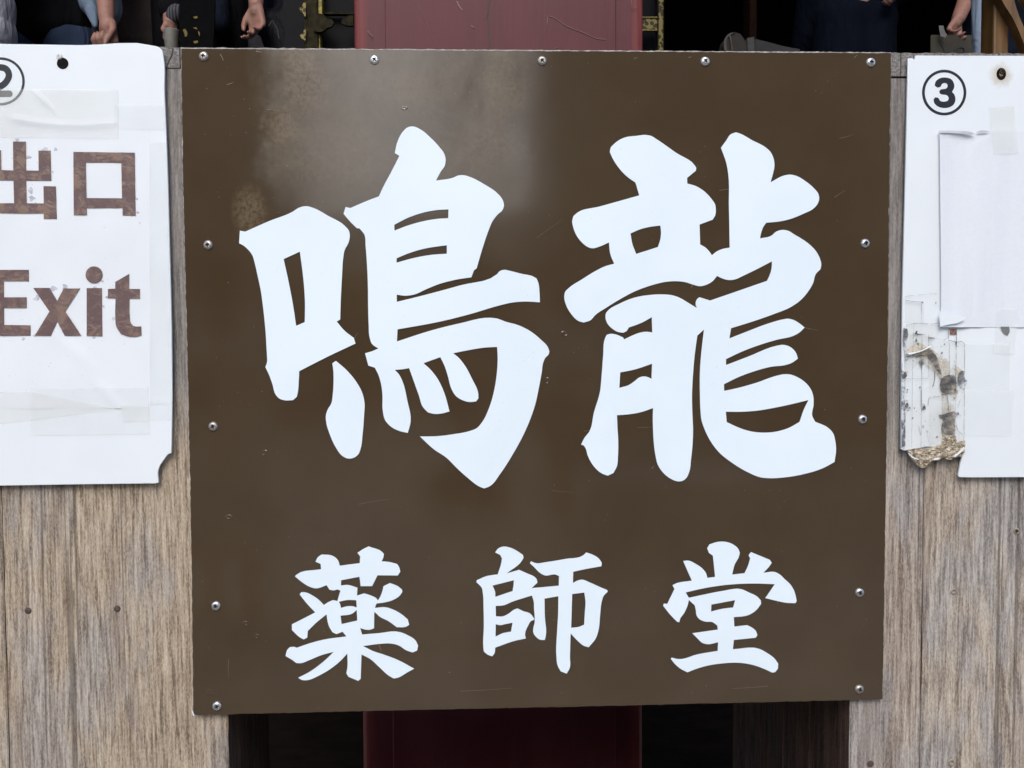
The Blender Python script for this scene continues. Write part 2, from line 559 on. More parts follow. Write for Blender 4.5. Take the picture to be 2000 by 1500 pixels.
M['rustnail'] = simple('weathered nail head', (0.085, 0.065, 0.055), 0.8, 0.3, 0.4, 400, 0.3)
M['plug'] = simple('pale wood plug', (0.27, 0.23, 0.18), 0.8, 0, 0.35, 400, 0.3)
nail(55, 1193, 6.5, left, M['rustnail']); nail(229, 1189, 6.5, left, M['rustnail'])
nail(1862, 1155, 6.5, right, M['plug'], True); nail(1985, 1037, 6.5, right, M['plug'], True)
nail(1858, 1489, 7, right, M['plug'], True); nail(1700, 1492, 7, right, M['rustnail'])
c = at(1985, 1037, YW)
link('nail_hole', plate([[(c.x + .0017 * math.cos(a * .63), c.z + .0017 * math.sin(a * .63)) for a in range(10)]], YW - .0017, YW - .0005), M['recess'], right)

# top rail: a beam built of end-grain blocks, over both walls
rail = empty('wooden_rail', (0, YW, RZ0), 'grey cracked wooden rail along the top edge of the board and both white signs', 'rail')
zt0 = at(340, 93, YW).z
zt1 = at(1760, 101.5, YW).z
zt = (zt0 + zt1) / 2
cuts = [-420, -120, 150, 352, 700, 1100, 1500, 1759, 1784, 1831, 1862, 1950, 2330]
for i in range(len(cuts) - 1):
    xa, xb = at(cuts[i], 110, YW).x + 0.0005, at(cuts[i + 1], 110, YW).x - 0.0005
    bm = bmesh.new()
    N = max(2, int((xb - xa) / 0.006))
    zb = at(1760, 150, YW).z if cuts[i] > 1400 else RZ0
    vs = []
    jy = random.uniform(-0.0006, 0.0006)
    for k in range(N + 1):
        x = xa + (xb - xa) * k / N
        t = zt + random.uniform(-1, 1) * 0.0007
        vs.append([bm.verts.new((x, YW - 0.001 + jy, zb + 0.0006)), bm.verts.new((x, YW - 0.001 + jy, t - 0.001)), bm.verts.new((x, YW + 0.001, t)), bm.verts.new((x, YW + 0.05, t)), bm.verts.new((x, YW + 0.05, zb + 0.0006))])
    for k in range(N):
        for j in range(5):
            bm.faces.new((vs[k][j], vs[k + 1][j], vs[k + 1][(j + 1) % 5], vs[k][(j + 1) % 5]))
    bm.faces.new(vs[0]); bm.faces.new(vs[-1][::-1])
    link('rail_block', from_bm(bm, 'rail_block'), M['endgrain'], rail)
ck = stroke([(338, 95), (335, 108), (329, 121), (325, 133)], (1.6, 1.2))
link('crack', plate([loop(ck, YW - 0.0016, False)], YW - 0.0022, YW - 0.0012), M['recess'], rail)

# ------------------------------------------------------------------ the brown board
board = empty('sign_board', (at(1050, 1380).x, 0, at(1050, 1380).z), 'large dark brown board with white Japanese characters, screwed between two plank walls', 'sign board')


def rough_edge(pts, step=9, amp=0.5):
    out = []
    for i, p in enumerate(pts):
        q = pts[(i + 1) % len(pts)]
        a, b = Vector(p), Vector(q)
        nrm = (b - a).normalized(); nrm = Vector((-nrm.y, nrm.x))
        k = max(1, int((b - a).length / step))
        for j in range(k):
            v = a.lerp(b, j / k)
            if j: v += nrm * random.uniform(-amp, amp) * (1 if random.random() > .1 else 2)
            out.append((v.x, v.y))
    return out


brd = [(353.5, 94.5), (1741, 103.5), (1738, 300), (1733, 800), (1724, 1366), (1600, 1369.5), (1200, 1379), (800, 1387.5), (382, 1397), (377, 1393), (374, 1100), (366, 700), (357, 350)]
link('panel', plate([loop(rough_edge(brd), 0, False)], 0.0, 0.0055, 0.0006, 1), M['board'], board)
edge = [(352.5, 92.5), (1742, 101.3), (1739, 300), (1734, 800), (1724.5, 1366), (1200, 1379), (380, 1396.5), (376, 1394), (373, 1100), (365, 700), (356, 350)]
link('panel_edge', plate([loop(rough_edge(edge, 6, 0.55), 0, False)], 0.0018, 0.0072), M['edge'], board)
chip = px('375.5,1388 377,1390 378.5,1394 379.5,1398 378,1398 376,1394')
link('chip', plate([loop(chip, 0)], -0.0004, 0.001), M['letter'], board)

G = {}
G['bird'] = [
    '@C 555,295 570,220 595,150 635,85 685,42 735,35 800,60 900,140 990,235 1035,295 1052,360 1040,425 1005,475 958,563 1130,533 1170,515 1225,510 1290,528 1430,600 1560,690 1605,745 1621,805 1608,850 1560,895 1510,960 1475,1040 1420,1200 1375,1350 1355,1420 '
    '@D 1128,240 1103,308 960,330 800,370 650,430 550,475 460,488 375,478 375,548 650,480 1000,385 1350,280 1385,245 1430,235 1480,245 1600,275 1700,297 1740,320 1758,365 1768,450 1772,552 1620,545 1500,555 1370,585 1100,665 800,740 382,817 376,935 700,830 1000,755 1290,703 1350,710 1440,742 1560,775 1680,835 1780,915 1850,990 1865,1030 1858,1060 1825,1095 1808,1130 1790,1240 '
    '@E 1760,500 1735,620 1680,790 1600,970 1500,1150 1390,1320 1280,1450 1230,1470 1200,1460 1060,1360 960,1270 860,1170 740,1090 600,962 760,960 930,940 1090,908 1150,885 1210,820 1270,700 1320,540 1350,360 1360,200 1355,88 1230,95 1100,115 925,150 970,185 1040,270 1110,400 1170,540 1172,590 1150,620 1085,626 1010,605 950,565 912,505 870,360 840,270 800,188 635,247 700,305 780,410 840,540 890,718 820,737 740,742 680,728 630,675 590,560 495,295 440,305 355,312 395,355 440,450 475,600 510,820 482,928 390,905 310,860 260,800 237,700 235,560 225,470 195,360 160,290 97,270 65,150 140,127 195,102 '
    '@D 170,988 130,955 112,905 100,760 95,600 93,400 85,200 @C 270,1200 258,1090 210,1030 185,1028 130,975 55,888 75,820 120,832 300,755 400,718 440,630 520,480 600,322',
    '@C 550,995 700,920 850,872 960,852 1080,845 1077,930 960,938 800,968 680,1003 552,1052',
    '@C 573,1322 700,1270 850,1227 1064,1195 1063,1278 900,1290 730,1322 573,1365']
G['mouth'] = [
    '@A 42,352 95,362 330,258 560,166 620,128 690,113 760,130 900,205 1070,308 1108,355 1116,405 1105,465 1065,545 1052,620 1040,800 1028,1030 1022,1220 988,1240 1060,1325 1155,1400 @B 1172,155 900,283 622,425 618,520 610,620 598,675 562,708 480,709 425,690 390,650 360,550 325,455 291,385 308,335 307,270 303,200 290,0 @A 270,1110 245,930 215,790 185,660 165,595 125,540 80,500 35,475',
    '@A 470,630 628,557 645,680 665,850 678,1050 676,1245 592,1282 570,1130 540,960 505,790']
G['dot'] = ['@B 945,348 980,324 1080,410 1180,530 1235,630 1260,735 1255,860 1240,1050 1222,1180 1200,1235 1150,1272 1095,1277 1040,1250 980,1170 920,1040 885,920 882,860 900,800 935,740 950,650 957,530 955,420']
G['dragon'] = [
    '@F 505,285 515,240 540,212 610,160 660,140 760,127 860,118 910,128 960,158 1150,290 1335,415 1350,440 1345,468 1260,537 1262,592 1340,615 1430,670 1500,745 1533,795 1540,840 1535,900 1510,945 1382,993 1387,1187 1440,1218 1480,1260 1503,1293 1550,1255 1610,1230 1675,1218 1672,1000 1668,800 1662,500 1645,400 1590,243 1640,175 1685,112 1735,92 '
    '@G 970,102 1100,172 1225,238 1275,285 1305,350 1313,420 1300,490 1275,580 1410,513 1460,505 1520,515 1610,565 1700,640 1740,690 1750,740 1735,790 1700,832 1590,890 1480,935 1380,960 1232,975 1200,1025 1180,1085 1172,1128 1285,1100 1330,1062 1395,1045 1450,1055 1500,1085 1670,1200 1720,1255 1755,1320 1770,1380 1762,1430 '
    '@I 1718,475 1690,565 1640,650 1570,730 1470,800 1300,870 1100,940 890,1005 873,1105 1050,1035 1250,960 1400,918 1440,912 1500,925 1560,960 1607,998 1560,1045 1490,1083 1350,1115 1180,1165 1000,1232 840,1307 840,1365 1050,1285 1340,1175 1390,1167 1450,1180 1500,1215 1530,1260 1541,1303 1480,1345 1420,1365 1280,1382 1120,1425 '
    '@K 930,375 770,452 772,517 900,490 1080,440 1300,365 1350,355 1420,358 1500,390 1570,440 1620,505 1640,560 1645,650 1632,760 1660,818 1790,880 1835,930 1858,1010 1865,1090 1850,1212 1730,1275 1550,1330 1380,1360 1220,1370 1130,1362 1000,1310 850,1220 720,1115 640,1010 580,890 550,800 540,700 535,550 535,350 545,180 565,0 '
    '@I 625,1018 560,1077 535,1260 @K 465,400 458,560 463,760 468,900 462,1060 450,1170 430,1310 400,1370 360,1398 315,1400 250,1375 180,1320 125,1240 100,1140 85,1030 77,880 75,760 78,685 '
    '@J 760,725 650,745 525,755 530,880 538,1020 535,1150 522,1260 490,1320 435,1345 380,1325 300,1255 240,1150 215,1070 200,1050 175,1042 205,980 255,915 300,730 360,520 375,370 390,180 410,0 '
    '@H 475,1070 510,1060 560,1065 635,1095 643,1115 740,1070 800,1048 860,1040 920,1046 915,898 820,950 750,978 690,998 670,1032 635,1050 580,1040 530,1010 480,955 463,900 470,855 490,830 600,765 750,705 900,680 1030,675 1115,683 1355,807 1343,770 1355,725 1380,702 1485,735 '
    '@I 1240,543 1265,490 1285,420 1288,352 1150,425 1000,497 940,525 880,535 820,525 752,495 @H 1510,545 1450,580 1385,595 1320,580 1250,557 1160,546 1050,553 900,590 740,650 600,725 470,805 360,880 320,925 250,950 200,935 120,855 75,770 60,700 70,650 110,608 230,530 350,455 460,400 548,375 510,280 497,168 390,213 340,225 290,212 240,175 '
    '@F 145,1010 138,960 150,910 190,875 400,818 793,708 755,582 680,530 610,460 540,360',
    '@F 708,1080 800,1040 900,1015 998,1003 1005,1060 998,1140 975,1212 763,1280 725,1180',
    '@J 557,337 700,308 868,252 862,400 825,382 785,376 740,388 700,420 640,460 548,488',
    '@K 788,720 900,722 1080,712 1300,675 1480,635 1595,607 1550,700 1508,820 1400,880 1260,918 1160,925 1030,912 900,870 797,822']
G['medicine'] = [
    '@L 160,365 175,350 425,293 420,240 368,218 390,175 430,145 540,158 585,190 605,225 612,258 815,232 820,165 792,128 850,90 905,63 1040,118 1060,140 1050,185 1035,213 1110,220 1190,240 1210,265 1225,318 1200,357 995,355 940,465 825,465 812,370 627,405 625,458 690,452 792,480 788,560 860,537 930,560 985,590 998,610 1020,575 1045,510 1055,465 1120,433 1200,465 1243,500 1245,525 1220,560 1150,605 1060,630 985,640 968,685 1070,677 1150,700 1240,750 1300,800 1315,855 1290,872 1190,880 1100,815 1020,775 975,735 962,725 960,890 920,905 870,903 820,888 840,953 1000,940 1220,928 1300,960 1380,1015 1405,1065 1395,1115 1350,1135 1290,1115 1200,1060 1130,1045 1000,1050 850,1070 950,1120 1070,1160 1200,1210 1365,1298 1290,1340 1200,1390 1160,1398 1110,1370 1020,1290 920,1200 833,1155 825,1400 800,1422 700,1380 680,1345 690,1290 690,1145 620,1220 520,1300 400,1370 280,1415 230,1412 193,1390 300,1335 420,1250 500,1180 552,1128 420,1165 300,1215 220,1243 175,1242 140,1215 65,1170 85,1105 110,1080 150,1078 180,1087 300,1045 450,1005 680,972 642,925 580,950 540,930 505,870 485,790 480,750 380,830 290,918 285,985 250,1003 215,985 130,908 130,850 240,795 365,730 290,650 240,590 208,548 225,525 270,528 340,560 410,610 452,655 500,625 545,605 590,615 605,560 620,510 590,498 550,508 510,500 480,455 370,487 320,475 240,430',
    '@L 605,622 690,605 780,607 785,680 745,668 690,668 625,685 618,650', '@L 622,763 740,742 785,705 790,812 632,848']
G['master'] = [
    '@M 270,150 295,115 340,92 410,98 500,140 550,175 556,200 545,225 385,362 512,325 600,365 665,395 690,420 697,455 638,510 780,498 912,485 915,390 885,375 770,382 720,355 670,305 620,258 632,238 670,255 800,245 980,215 1160,178 1190,150 1260,175 1320,215 1347,255 1342,290 1200,315 1058,345 1055,458 1100,435 1140,425 1230,455 1330,500 1400,530 1408,545 1365,590 1348,640 1330,780 1315,930 1290,1010 1215,1108 1170,1095 1100,1040 1032,968 1025,1200 1022,1320 992,1375 930,1350 900,1290 888,1200 895,950 905,780 908,592 768,617 772,800 780,1000 770,1035 720,1030 680,1000 655,960 655,915 668,860 669,800 662,720 658,640 640,585 560,610 450,645 350,685 275,690 277,795 350,795 410,765 460,728 495,715 560,745 620,765 664,818 664,829 630,845 605,885 572,985 580,1020 480,1040 270,1112 262,1170 240,1200 190,1180 155,1150 150,1110 155,900 152,700 145,560 135,510 80,450 85,430 180,390 295,372 330,260 338,210 320,175',
    '@M 243,485 458,430 455,480 445,540 272,598 268,545', '@M 275,875 320,885 370,875 445,860 430,950 350,965 273,1000', '@M 1048,570 1170,555 1182,650 1175,760 1168,880 1120,900 1037,912']
G['hall'] = [
    '@N 255,262 305,258 380,290 450,340 485,385 500,433 578,422 555,208 515,180 497,135 520,95 600,70 680,68 760,95 815,145 828,180 815,225 775,300 750,400 875,385 910,310 932,235 915,205 940,172 1130,250 1150,280 1130,310 1065,382 1180,373 1240,405 1275,440 1330,490 1375,560 1395,630 1402,665 1390,688 1300,685 1200,665 1085,637 1180,497 1000,490 800,495 600,515 430,545 280,580 313,634 470,600 650,565 845,547 920,580 1000,620 1040,660 1042,695 1010,740 960,785 910,810 767,830 772,925 900,910 950,935 990,970 1005,1010 988,1038 768,1060 757,1153 1025,1150 1100,1190 1180,1250 1215,1300 1212,1350 1185,1385 1155,1390 1080,1355 950,1310 800,1290 650,1297 500,1320 380,1355 298,1387 220,1345 165,1295 130,1250 140,1238 205,1253 400,1205 603,1170 608,1083 500,1103 450,1090 400,1045 347,992 480,973 605,955 600,915 550,880 480,875 420,850 390,810 383,760 372,710 313,657 300,710 270,780 220,860 218,880 195,877 120,800 53,715 60,693 95,695 167,545 148,508 160,500 342,460',
    '@N 540,703 780,658 760,732 650,745 537,773']


def character(keys, label, parent, y0=-0.0011):
    loops = [loop(s, y0) for k in keys for s in G[k]]
    me = plate(loops, y0, -0.0002)
    me.materials.append(M['letter']); me.materials.append(M['letterside'])
    for p in me.polygons:
        p.material_index = 0 if p.normal.y < -0.5 else 1
    return link('character', me, None, parent, label)


character(['mouth', 'bird', 'dot'], 'large white character at upper left', board)
character(['dragon'], 'large white character at upper right', board)
character(['medicine'], 'small white character at lower left', board)
character(['master'], 'small white character at bottom centre', board)
character(['hall'], 'small white character at lower right', board)


def screw_mesh(r=0.0052, h=0.0030):
    """pan head with a real cross recess"""
    bm = bmesh.new()
    prof = [(0.50, h), (0.72, h * 0.88), (0.90, h * 0.55), (1.0, h * 0.12), (1.0, -0.001)]
    N = 32
    cross = []
    a, b = 0.50, 0.13
    for k in range(4):
        for (x, y) in ((a, -b), (a, b)):
            ca, sa = math.cos(k * math.pi / 2), math.sin(k * math.pi / 2)
            cross.append((x * ca - y * sa, x * sa + y * ca))
        ca, sa = math.cos(k * math.pi / 2), math.sin(k * math.pi / 2)
        cross.append((b * 1.25 * ca - b * 1.25 * sa, b * 1.25 * sa + b * 1.25 * ca))
    rings = []
    for rr, y in prof:
        rings.append([bm.verts.new((r * rr * 1.06 * math.cos(2 * math.pi * i / N), -y, r * rr * 1.06 * math.sin(2 * math.pi * i / N))) for i in range(N)])
    for k in range(len(rings) - 1):
        for i in range(N):
            f = bm.faces.new((rings[k][i], rings[k + 1][i], rings[k + 1][(i + 1) % N], rings[k][(i + 1) % N])); f.smooth = True
    top = [bm.verts.new((r * x * 0.98, -h * 1.0, r * y * 0.98)) for x, y in cross]
    bot = [bm.verts.new((r * x * 0.6, -h * 0.35, r * y * 0.6)) for x, y in cross]
    nc = len(cross)
    # annulus between ring 0 and the cross
    e0 = [bm.edges.get((rings[0][i], rings[0][(i + 1) % N])) for i in range(N)]
    e1 = [bm.edges.new((top[i], top[(i + 1) % nc])) for i in range(nc)]
    bmesh.ops.triangle_fill(bm, edges=e0 + e1, use_beauty=True)
    n0 = len(bm.faces)
    for i in range(nc):
        f = bm.faces.new((top[i], top[(i + 1) % nc], bot[(i + 1) % nc], bot[i])); f.material_index = 1
    f = bm.faces.new(bot); f.material_index = 1
    bmesh.ops.recalc_face_normals(bm, faces=bm.faces)
    me = bpy.data.meshes.new('screw'); bm.to_mesh(me); bm.free()
    me.materials.append(M['steel']); me.materials.append(M['recess'])
    return me


SM = screw_mesh()
SM2 = SM.copy()
SM2.materials[0] = simple('tarnished screw steel', (0.42, 0.39, 0.35), 0.42, 0.9, 0.4, 500, 0.2)
for (x, y) in [(397, 109), (731, 116), (1059, 118), (1378, 119), (1702, 121), (405.5, 478), (415.5, 833), (421, 1184), (423, 1380), (1691, 475), (1686, 819), (1680, 1158), (1679.5, 1347)]:
    o = bpy.data.objects.new('screw', SM if random.random() < .55 else SM2)
    COL.objects.link(o)
    c = at(x, y, -0.002)
    o.parent = board
    o.location = Vector((c.x, 0, c.z)) - Vector(board.location)
    o.rotation_euler = (random.uniform(-.06, .06), random.uniform(0, 1.5), random.uniform(-.06, .06))

# dents and scratches in the paint
M['dentlight'] = simple('bared paint', (0.19, 0.155, 0.11), 0.5, 0, 0.3, 500)
M['dentdark'] = simple('dent shadow paint', (0.022, 0.016, 0.011), 0.6)


def dent(x, y, r=6.0, rot=0.3):
    c = at(x, y, 0)
    bm = bmesh.new()
    N = 18
    R0 = r * 0.0006
    prof = [(1.25, 0.00005), (1.0, 0.0007), (0.72, 0.0004), (0.3, 0.0001), (0, 0.0001)]
    rows = []
    for rr, y_ in prof:
        if rr == 0: rows.append([bm.verts.new((c.x, -y_, c.z))]); continue
        row = []
        for i in range(N):
            a = 2 * math.pi * i / N
            u, v = R0 * rr * math.cos(a), R0 * rr * 0.62 * math.sin(a)
            row.append(bm.verts.new((c.x + u * math.cos(rot) - v * math.sin(rot), -y_ * (1 if math.sin(a) < 0.2 else 0.45), c.z + u * math.sin(rot) + v * math.cos(rot))))
        rows.append(row)
    for k in range(len(rows) - 2):
        for i in range(N):
            bm.faces.new((rows[k][i], rows[k + 1][i], rows[k + 1][(i + 1) % N], rows[k][(i + 1) % N]))
    for i in range(N): bm.faces.new((rows[-2][i], rows[-1][0], rows[-2][(i + 1) % N]))
    link('dent', from_bm(bm, 'dent'), M['board'], board, smooth=True)


for d_ in [(447, 1010, 6, 0), (481, 1218, 6, -0.4), (502, 1243, 6, -0.2), (516, 885, 6, 0.8), (409, 1352, 8, -0.5), (790, 211, 5, 0.2), (1069, 744, 6, 1.4), (1103, 652, 6, -.5)]: dent(*d_)
scr = []
marks = [((446.5, 1288), (446, 1325), .5), ((1572, 640), (1598, 645), .6), ((1078, 958), (1120, 962), .3), ((1048, 465), (1098, 430), .4), ((430, 106), (436, 118), 1.2), ((500, 100), (511, 102), 1.4),
         ((443, 165), (455, 161), .9), ((520, 213), (567, 220), .5), ((1405, 372), (1424, 369), .6), ((1630, 385), (1650, 372), .6), ((1669, 113), (1675, 107), 1.0), ((1640, 270), (1668, 262), .5), ((1350, 562), (1354, 556), .9),
         ((740, 1260), (745, 1272), .8), ((1273, 915), (1277, 910), 1.0), ((1238, 115), (1246, 113), .9), ((1345, 112), (1350, 110), .9), ((693, 660), (700, 650), .5), ((566, 223), (566, 262), .5), ((1518, 1160), (1519, 1180), .6),
         ((1245, 835), (1275, 834), .4), ((1140, 842), (1178, 840), .4), ((1190, 300), (1240, 262), .35), ((700, 985), (760, 975), .3), ((1500, 1400 - 60), (1430, 1345), .3), ((900, 1350), (1000, 1344), .3)]
for (a, b, wd) in marks:
    m_ = ((a[0] + b[0]) / 2 + random.uniform(-1, 1), (a[1] + b[1]) / 2 + random.uniform(-1, 1))
    scr.append(loop(stroke([a, m_, b], (wd * 1.2, wd * .5), cap=False), -0.0003, False))
for i in range(120):
    x, y = random.uniform(390, 1710), random.uniform(110, 1360)
    if random.random() < .5: x, y = random.uniform(390, 1050), random.uniform(105, 400)
    r = random.uniform(.35, 1.0)
    a0 = random.uniform(0, 3)
    scr.append(loop([(x + r * random.uniform(.6, 1.5) * math.cos(a0 + k), y + r * random.uniform(.6, 1.4) * math.sin(a0 + k)) for k in (0, 1.2, 2.6, 3.9, 5.2)], -0.0003, False))
tag(link('scratch_marks', plate(scr, -0.0003, -0.00005), M['dentlight'], board), kind='stuff')

# ------------------------------------------------------------------ left white sign
YS = -0.001
ls = empty('exit_sign', (at(150, 945, YS).x, YS, at(150, 945, YS).z), 'white plastic exit sign numbered 2 with brown lettering, left of the brown board', 'sign', 'white numbered signs')
panelL = '-260,84 0,85.5 160,88 302,89.5 310,92 316,98 318.5,108 321,180 324,250 327,330 331,480 335,640 336,780 335.5,830 334.5,885 329,887 320,898 311,912 308,925 309,934 309.5,943 305,944 290,944.3 150,946.2 40,948 0,948.7 -100,950.5 -260,953'
link('panel', plate([loop(panelL, YS, True, 4, 40)], YS, YS + 0.003, 0.0004, 1), M['white'], ls)


def ring(cx, cy, ro, ri, ox=1.0, Y=YS):
    return [loop(circle(cx, cy, ro * ox, ro), Y, False), loop(circle(cx, cy, ri * ox, ri), Y, False)]


num = empty('circled_number', (at(2, 200, YS).x, YS, at(2, 200, YS).z), None, None)
bpy.data.objects.remove(num)
link('circled_number', plate(ring(1.5, 159, 47, 42.2) + [loop(stroke([(-19, 142), (-12, 134), (0, 131.5), (12, 135), (17.5, 146), (12, 160), (-2, 171), (-19, 182.8), (-5, 183.3), (18.5, 183.3)], 12.6), YS, False)], YS - 0.0002, YS + 0.0001), M['black'], ls)
# taped printed sheet
sheetp = '-240,232 -100,234 100,238 240,245 294,246 296,500 296,700 294,797 150,797 -240,800'
bm = bmesh.new()


def ripple_plate(name, x0, x1, y0, y1, m, parent, Y, f, nx=40, ny=40, quad=None):
    """thin sheet lying on a sign, lifted by f(px,py) in metres"""
    bm = bmesh.new()
    g = []
    q = quad or [(x0, y0), (x1, y0), (x1, y1), (x0, y1)]
    for j in range(ny + 1):
        row = []
        for i in range(nx + 1):
            u, v = i / nx, j / ny
            X = (q[0][0] * (1 - u) + q[1][0] * u) * (1 - v) + (q[3][0] * (1 - u) + q[2][0] * u) * v
            Yp = (q[0][1] * (1 - u) + q[1][1] * u) * (1 - v) + (q[3][1] * (1 - u) + q[2][1] * u) * v
            c = at(X, Yp, Y)
            row.append(bm.verts.new((c.x, Y - f(X, Yp), c.z)))
        g.append(row)
    for j in range(ny):
        for i in range(nx):
            bm.faces.new((g[j][i], g[j + 1][i], g[j + 1][i + 1], g[j][i + 1])).smooth = True
    me = bpy.data.meshes.new(name); bm.to_mesh(me); bm.free()
    return link(name, me, m, parent)


def gau(x, y, cx, cy, sx, sy, rot=0):
    c, s = math.cos(rot), math.sin(rot)
    u, v = (x - cx) * c + (y - cy) * s, -(x - cx) * s + (y - cy) * c
    return math.exp(-(u / sx) ** 2 - (v / sy) ** 2)


fs = lambda x, y: 0.00035 + 0.0014 * gau(x, y, 215, 775, 50, 9, 0.85) + 0.0008 * gau(x, y, 150, 690, 60, 10, 0.7) + 0.0006 * gau(x, y, 90, 740, 8, 40) + 0.0003 * math.sin(x * .05 + y * .021) * math.sin(y * .017) + 0.0007 * gau(x, y, 250, 640, 50, 8, 0.9)
sheet = ripple_plate('printed_sheet', 0, 0, 0, 0, M['sheet'], ls, YS, fs, 60, 70, [(-240, 226), (294, 232), (296, 797), (-240, 800)])
YP = YS - 0.0012
kuchi = plate([loop('@T 537,812 985,818 992,1278 898,1278 897,1223 633,1222 633,1274 540,1273', YP, False), loop('@T 627,888 888,892 893,1152 632,1150', YP, False)], YP, YP + 0.0006)
link('character', kuchi, M['print'], sheet, 'brown square character')
de = plate([loop('@T 95,737 187,737 190,948 283,950 281,803 370,803 374,1022 190,1022 193,1188 320,1190 318,1063 408,1065 415,1303 320,1303 320,1262 -25,1260 -25,1300 -118,1300 -112,1063 -22,1063 -20,1188 103,1188 98,1020 -78,1018 -78,800 5,800 8,945 97,948', YP, False)], YP, YP + 0.0006)
link('character', de, M['print'], sheet, 'brown forked character cut by the frame')
for nm, lps in (('letter E', ['@U -85,186 155,186 155,247 20,247 20,335 143,335 143,392 20,392 20,485 165,487 165,543 -85,543']),
                ('letter x', ['@U 180,284 268,284 310,355 345,287 433,287 353,412 440,543 350,543 310,465 275,545 187,545 268,412']),
                ('letter i', ['@U 470,285 552,285 555,547 470,545']),
                ('letter t', ['@U 700,208 700,290 758,290 758,342 702,342 703,440 708,472 722,490 745,494 765,492 766,541 740,550 700,548 655,533 632,498 625,440 627,342 585,340 585,290 625,288 625,252'])):
    L = [loop(s, YP, False) for s in lps]
    if nm == 'letter i': L.append(loop([(510 / 2.7775 + 46 / 2.7775 * math.cos(a * .1745), 460 + 213 / 2.7775 + 46 / 2.7775 * math.sin(a * .1745)) for a in range(36)], YP, False))
    if nm == 'letter t': L = [loop(smooth_loop(px(lps[0]), 4, 30), YP, False)]
    link('letter', plate(L, YP, YP + 0.0006), M['print'], sheet)
sm = []
for (x, y, r) in [(33, 273, 6), (88, 292, 6), (55, 306, 7), (60, 372, 9), (62, 388, 8), (103, 336, 4), (70, 400, 6), (108, 284 + 8, 5), (72, 566, 5), (71, 582, 8), (103, 565, 9), (128, 561, 9), (69, 655, 5), (200, 549, 4), (185, 562, 5), (202, 598, 5), (209, 580, 4), (222, 622, 5), (183, 658, 5), (170, 652, 3), (265, 388, 5), (268, 415, 4), (45, 662, 4)]:
    r *= .8
    sm.append(loop(smooth_loop([(x + r * random.uniform(.3, 1.5) * math.cos(k * .785), y + r * random.uniform(.3, 1.2) * math.sin(k * .785)) for k in range(8)], 3, 50), YS - .0008, False))
tag(link('ink_smudges', plate(sm, YS - 0.0008, YS - 0.0006), M['smudge'], sheet), kind='stuff')

f0 = lambda h: (lambda x, y: h + 0.00008 * math.sin(x * .11) * math.sin(y * .07))
ft = lambda x, y: 0.0011 + 0.0052 * gau(x, y, 84, 195, 26, 3.4, 0.80) + 0.004 * gau(x, y - 0.0009 * (x - 140) ** 2 + 0, 140, 232, 110, 6.0, 0.0) * 0 + 0.0040 * math.exp(-((y - (246 - 0.0009 * (x - 150) ** 2)) / 7.0) ** 2) * (1 / (1 + math.exp(-(x - 30) / 6))) * (1 / (1 + math.exp((x - 225) / 6)))
ripple_plate('tape', 0, 0, 0, 0, M['tape_old'], ls, YS, ft, 120, 90, [(-200, 172), (232, 176), (232, 272), (-200, 265)])
ripple_plate('tape', 225, 322, 205, 254, M['tape'], ls, YS, f0(0.0009), 10, 10)
ripple_plate('tape', 0, 0, 0, 0, M['tape'], ls, YS, f0(0.0010), 10, 40, [(293, 278), (325.5, 278), (338, 788), (293, 791)])
ripple_plate('tape', 0, 0, 0, 0, M['tape'], ls, YS, lambda x, y: 0.0013 + 0.0010 * gau(x, y, 215, 775, 50, 8, 0.85), 40, 12, [(60, 758), (291, 756), (293, 848), (60, 850)])
ripple_plate('tape', 0, 0, 0, 0, M['tape_old'], ls, YS, f0(0.0009), 20, 10, [(-200, 765), (62, 765), (230, 800), (-200, 853)])
ripple_plate('tape', 0, 0, 0, 0, M['tape_old'], ls, YS, f0(0.0016), 20, 10, [(237, 792), (291, 792), (291, 823), (240, 823)])
ripple_plate('tape', 0, 0, 0, 0, M['tape'], ls, YS, f0(0.0008), 10, 10, [(290, 785), (334, 787), (333, 820), (290, 821)])


def hole(x, y, rx, ry, parent, Y=YS, m=None):
    c = at(x, y, Y)
    bm = bmesh.new()
    N = 24
    rows = []
    for rr, dy in ((1.08, -0.0002), (0.98, -0.0007), (0.8, -0.0002), (0.55, -0.0001), (0, 0.0)):
        if rr == 0: rows.append([bm.verts.new((c.x, Y + dy, c.z))]); continue
        rows.append([bm.verts.new((c.x + rx * 0.0006 * rr * math.cos(2 * math.pi * i / N), Y + dy, c.z + ry * 0.0006 * rr * math.sin(2 * math.pi * i / N))) for i in range(N)])
    for k in range(3):
        for i in range(N): bm.faces.new((rows[k][i], rows[k + 1][i], rows[k + 1][(i + 1) % N], rows[k][(i + 1) % N])).smooth = True
    for i in range(N): bm.faces.new((rows[3][i], rows[4][0], rows[3][(i + 1) % N]))
    me = bpy.data.meshes.new('screw_hole'); bm.to_mesh(me); bm.free()
    return link('screw_hole', me, m, parent)


M['hole'] = simple('dark screw hole', (0.010, 0.008, 0.008), 0.8, 0, 0.5, 500, spec=.08)
hole(122.5, 124, 10, 10, ls, m=M['hole'])
M['clear'] = tape_mat('clear bead', (0.85, 0.85, 0.85), 0.5, 0.08)
o = bpy.data.objects.new('clear_bead', SM.copy()); COL.objects.link(o); o.data.materials.clear(); o.data.materials.append(M['clear']); o.data.materials.append(M['clear'])
o.parent = ls; o.location = Vector((at(116, 110, YS).x, YS, at(116, 110, YS).z)) - Vector(ls.location); o.scale = (.7, .7, .7)

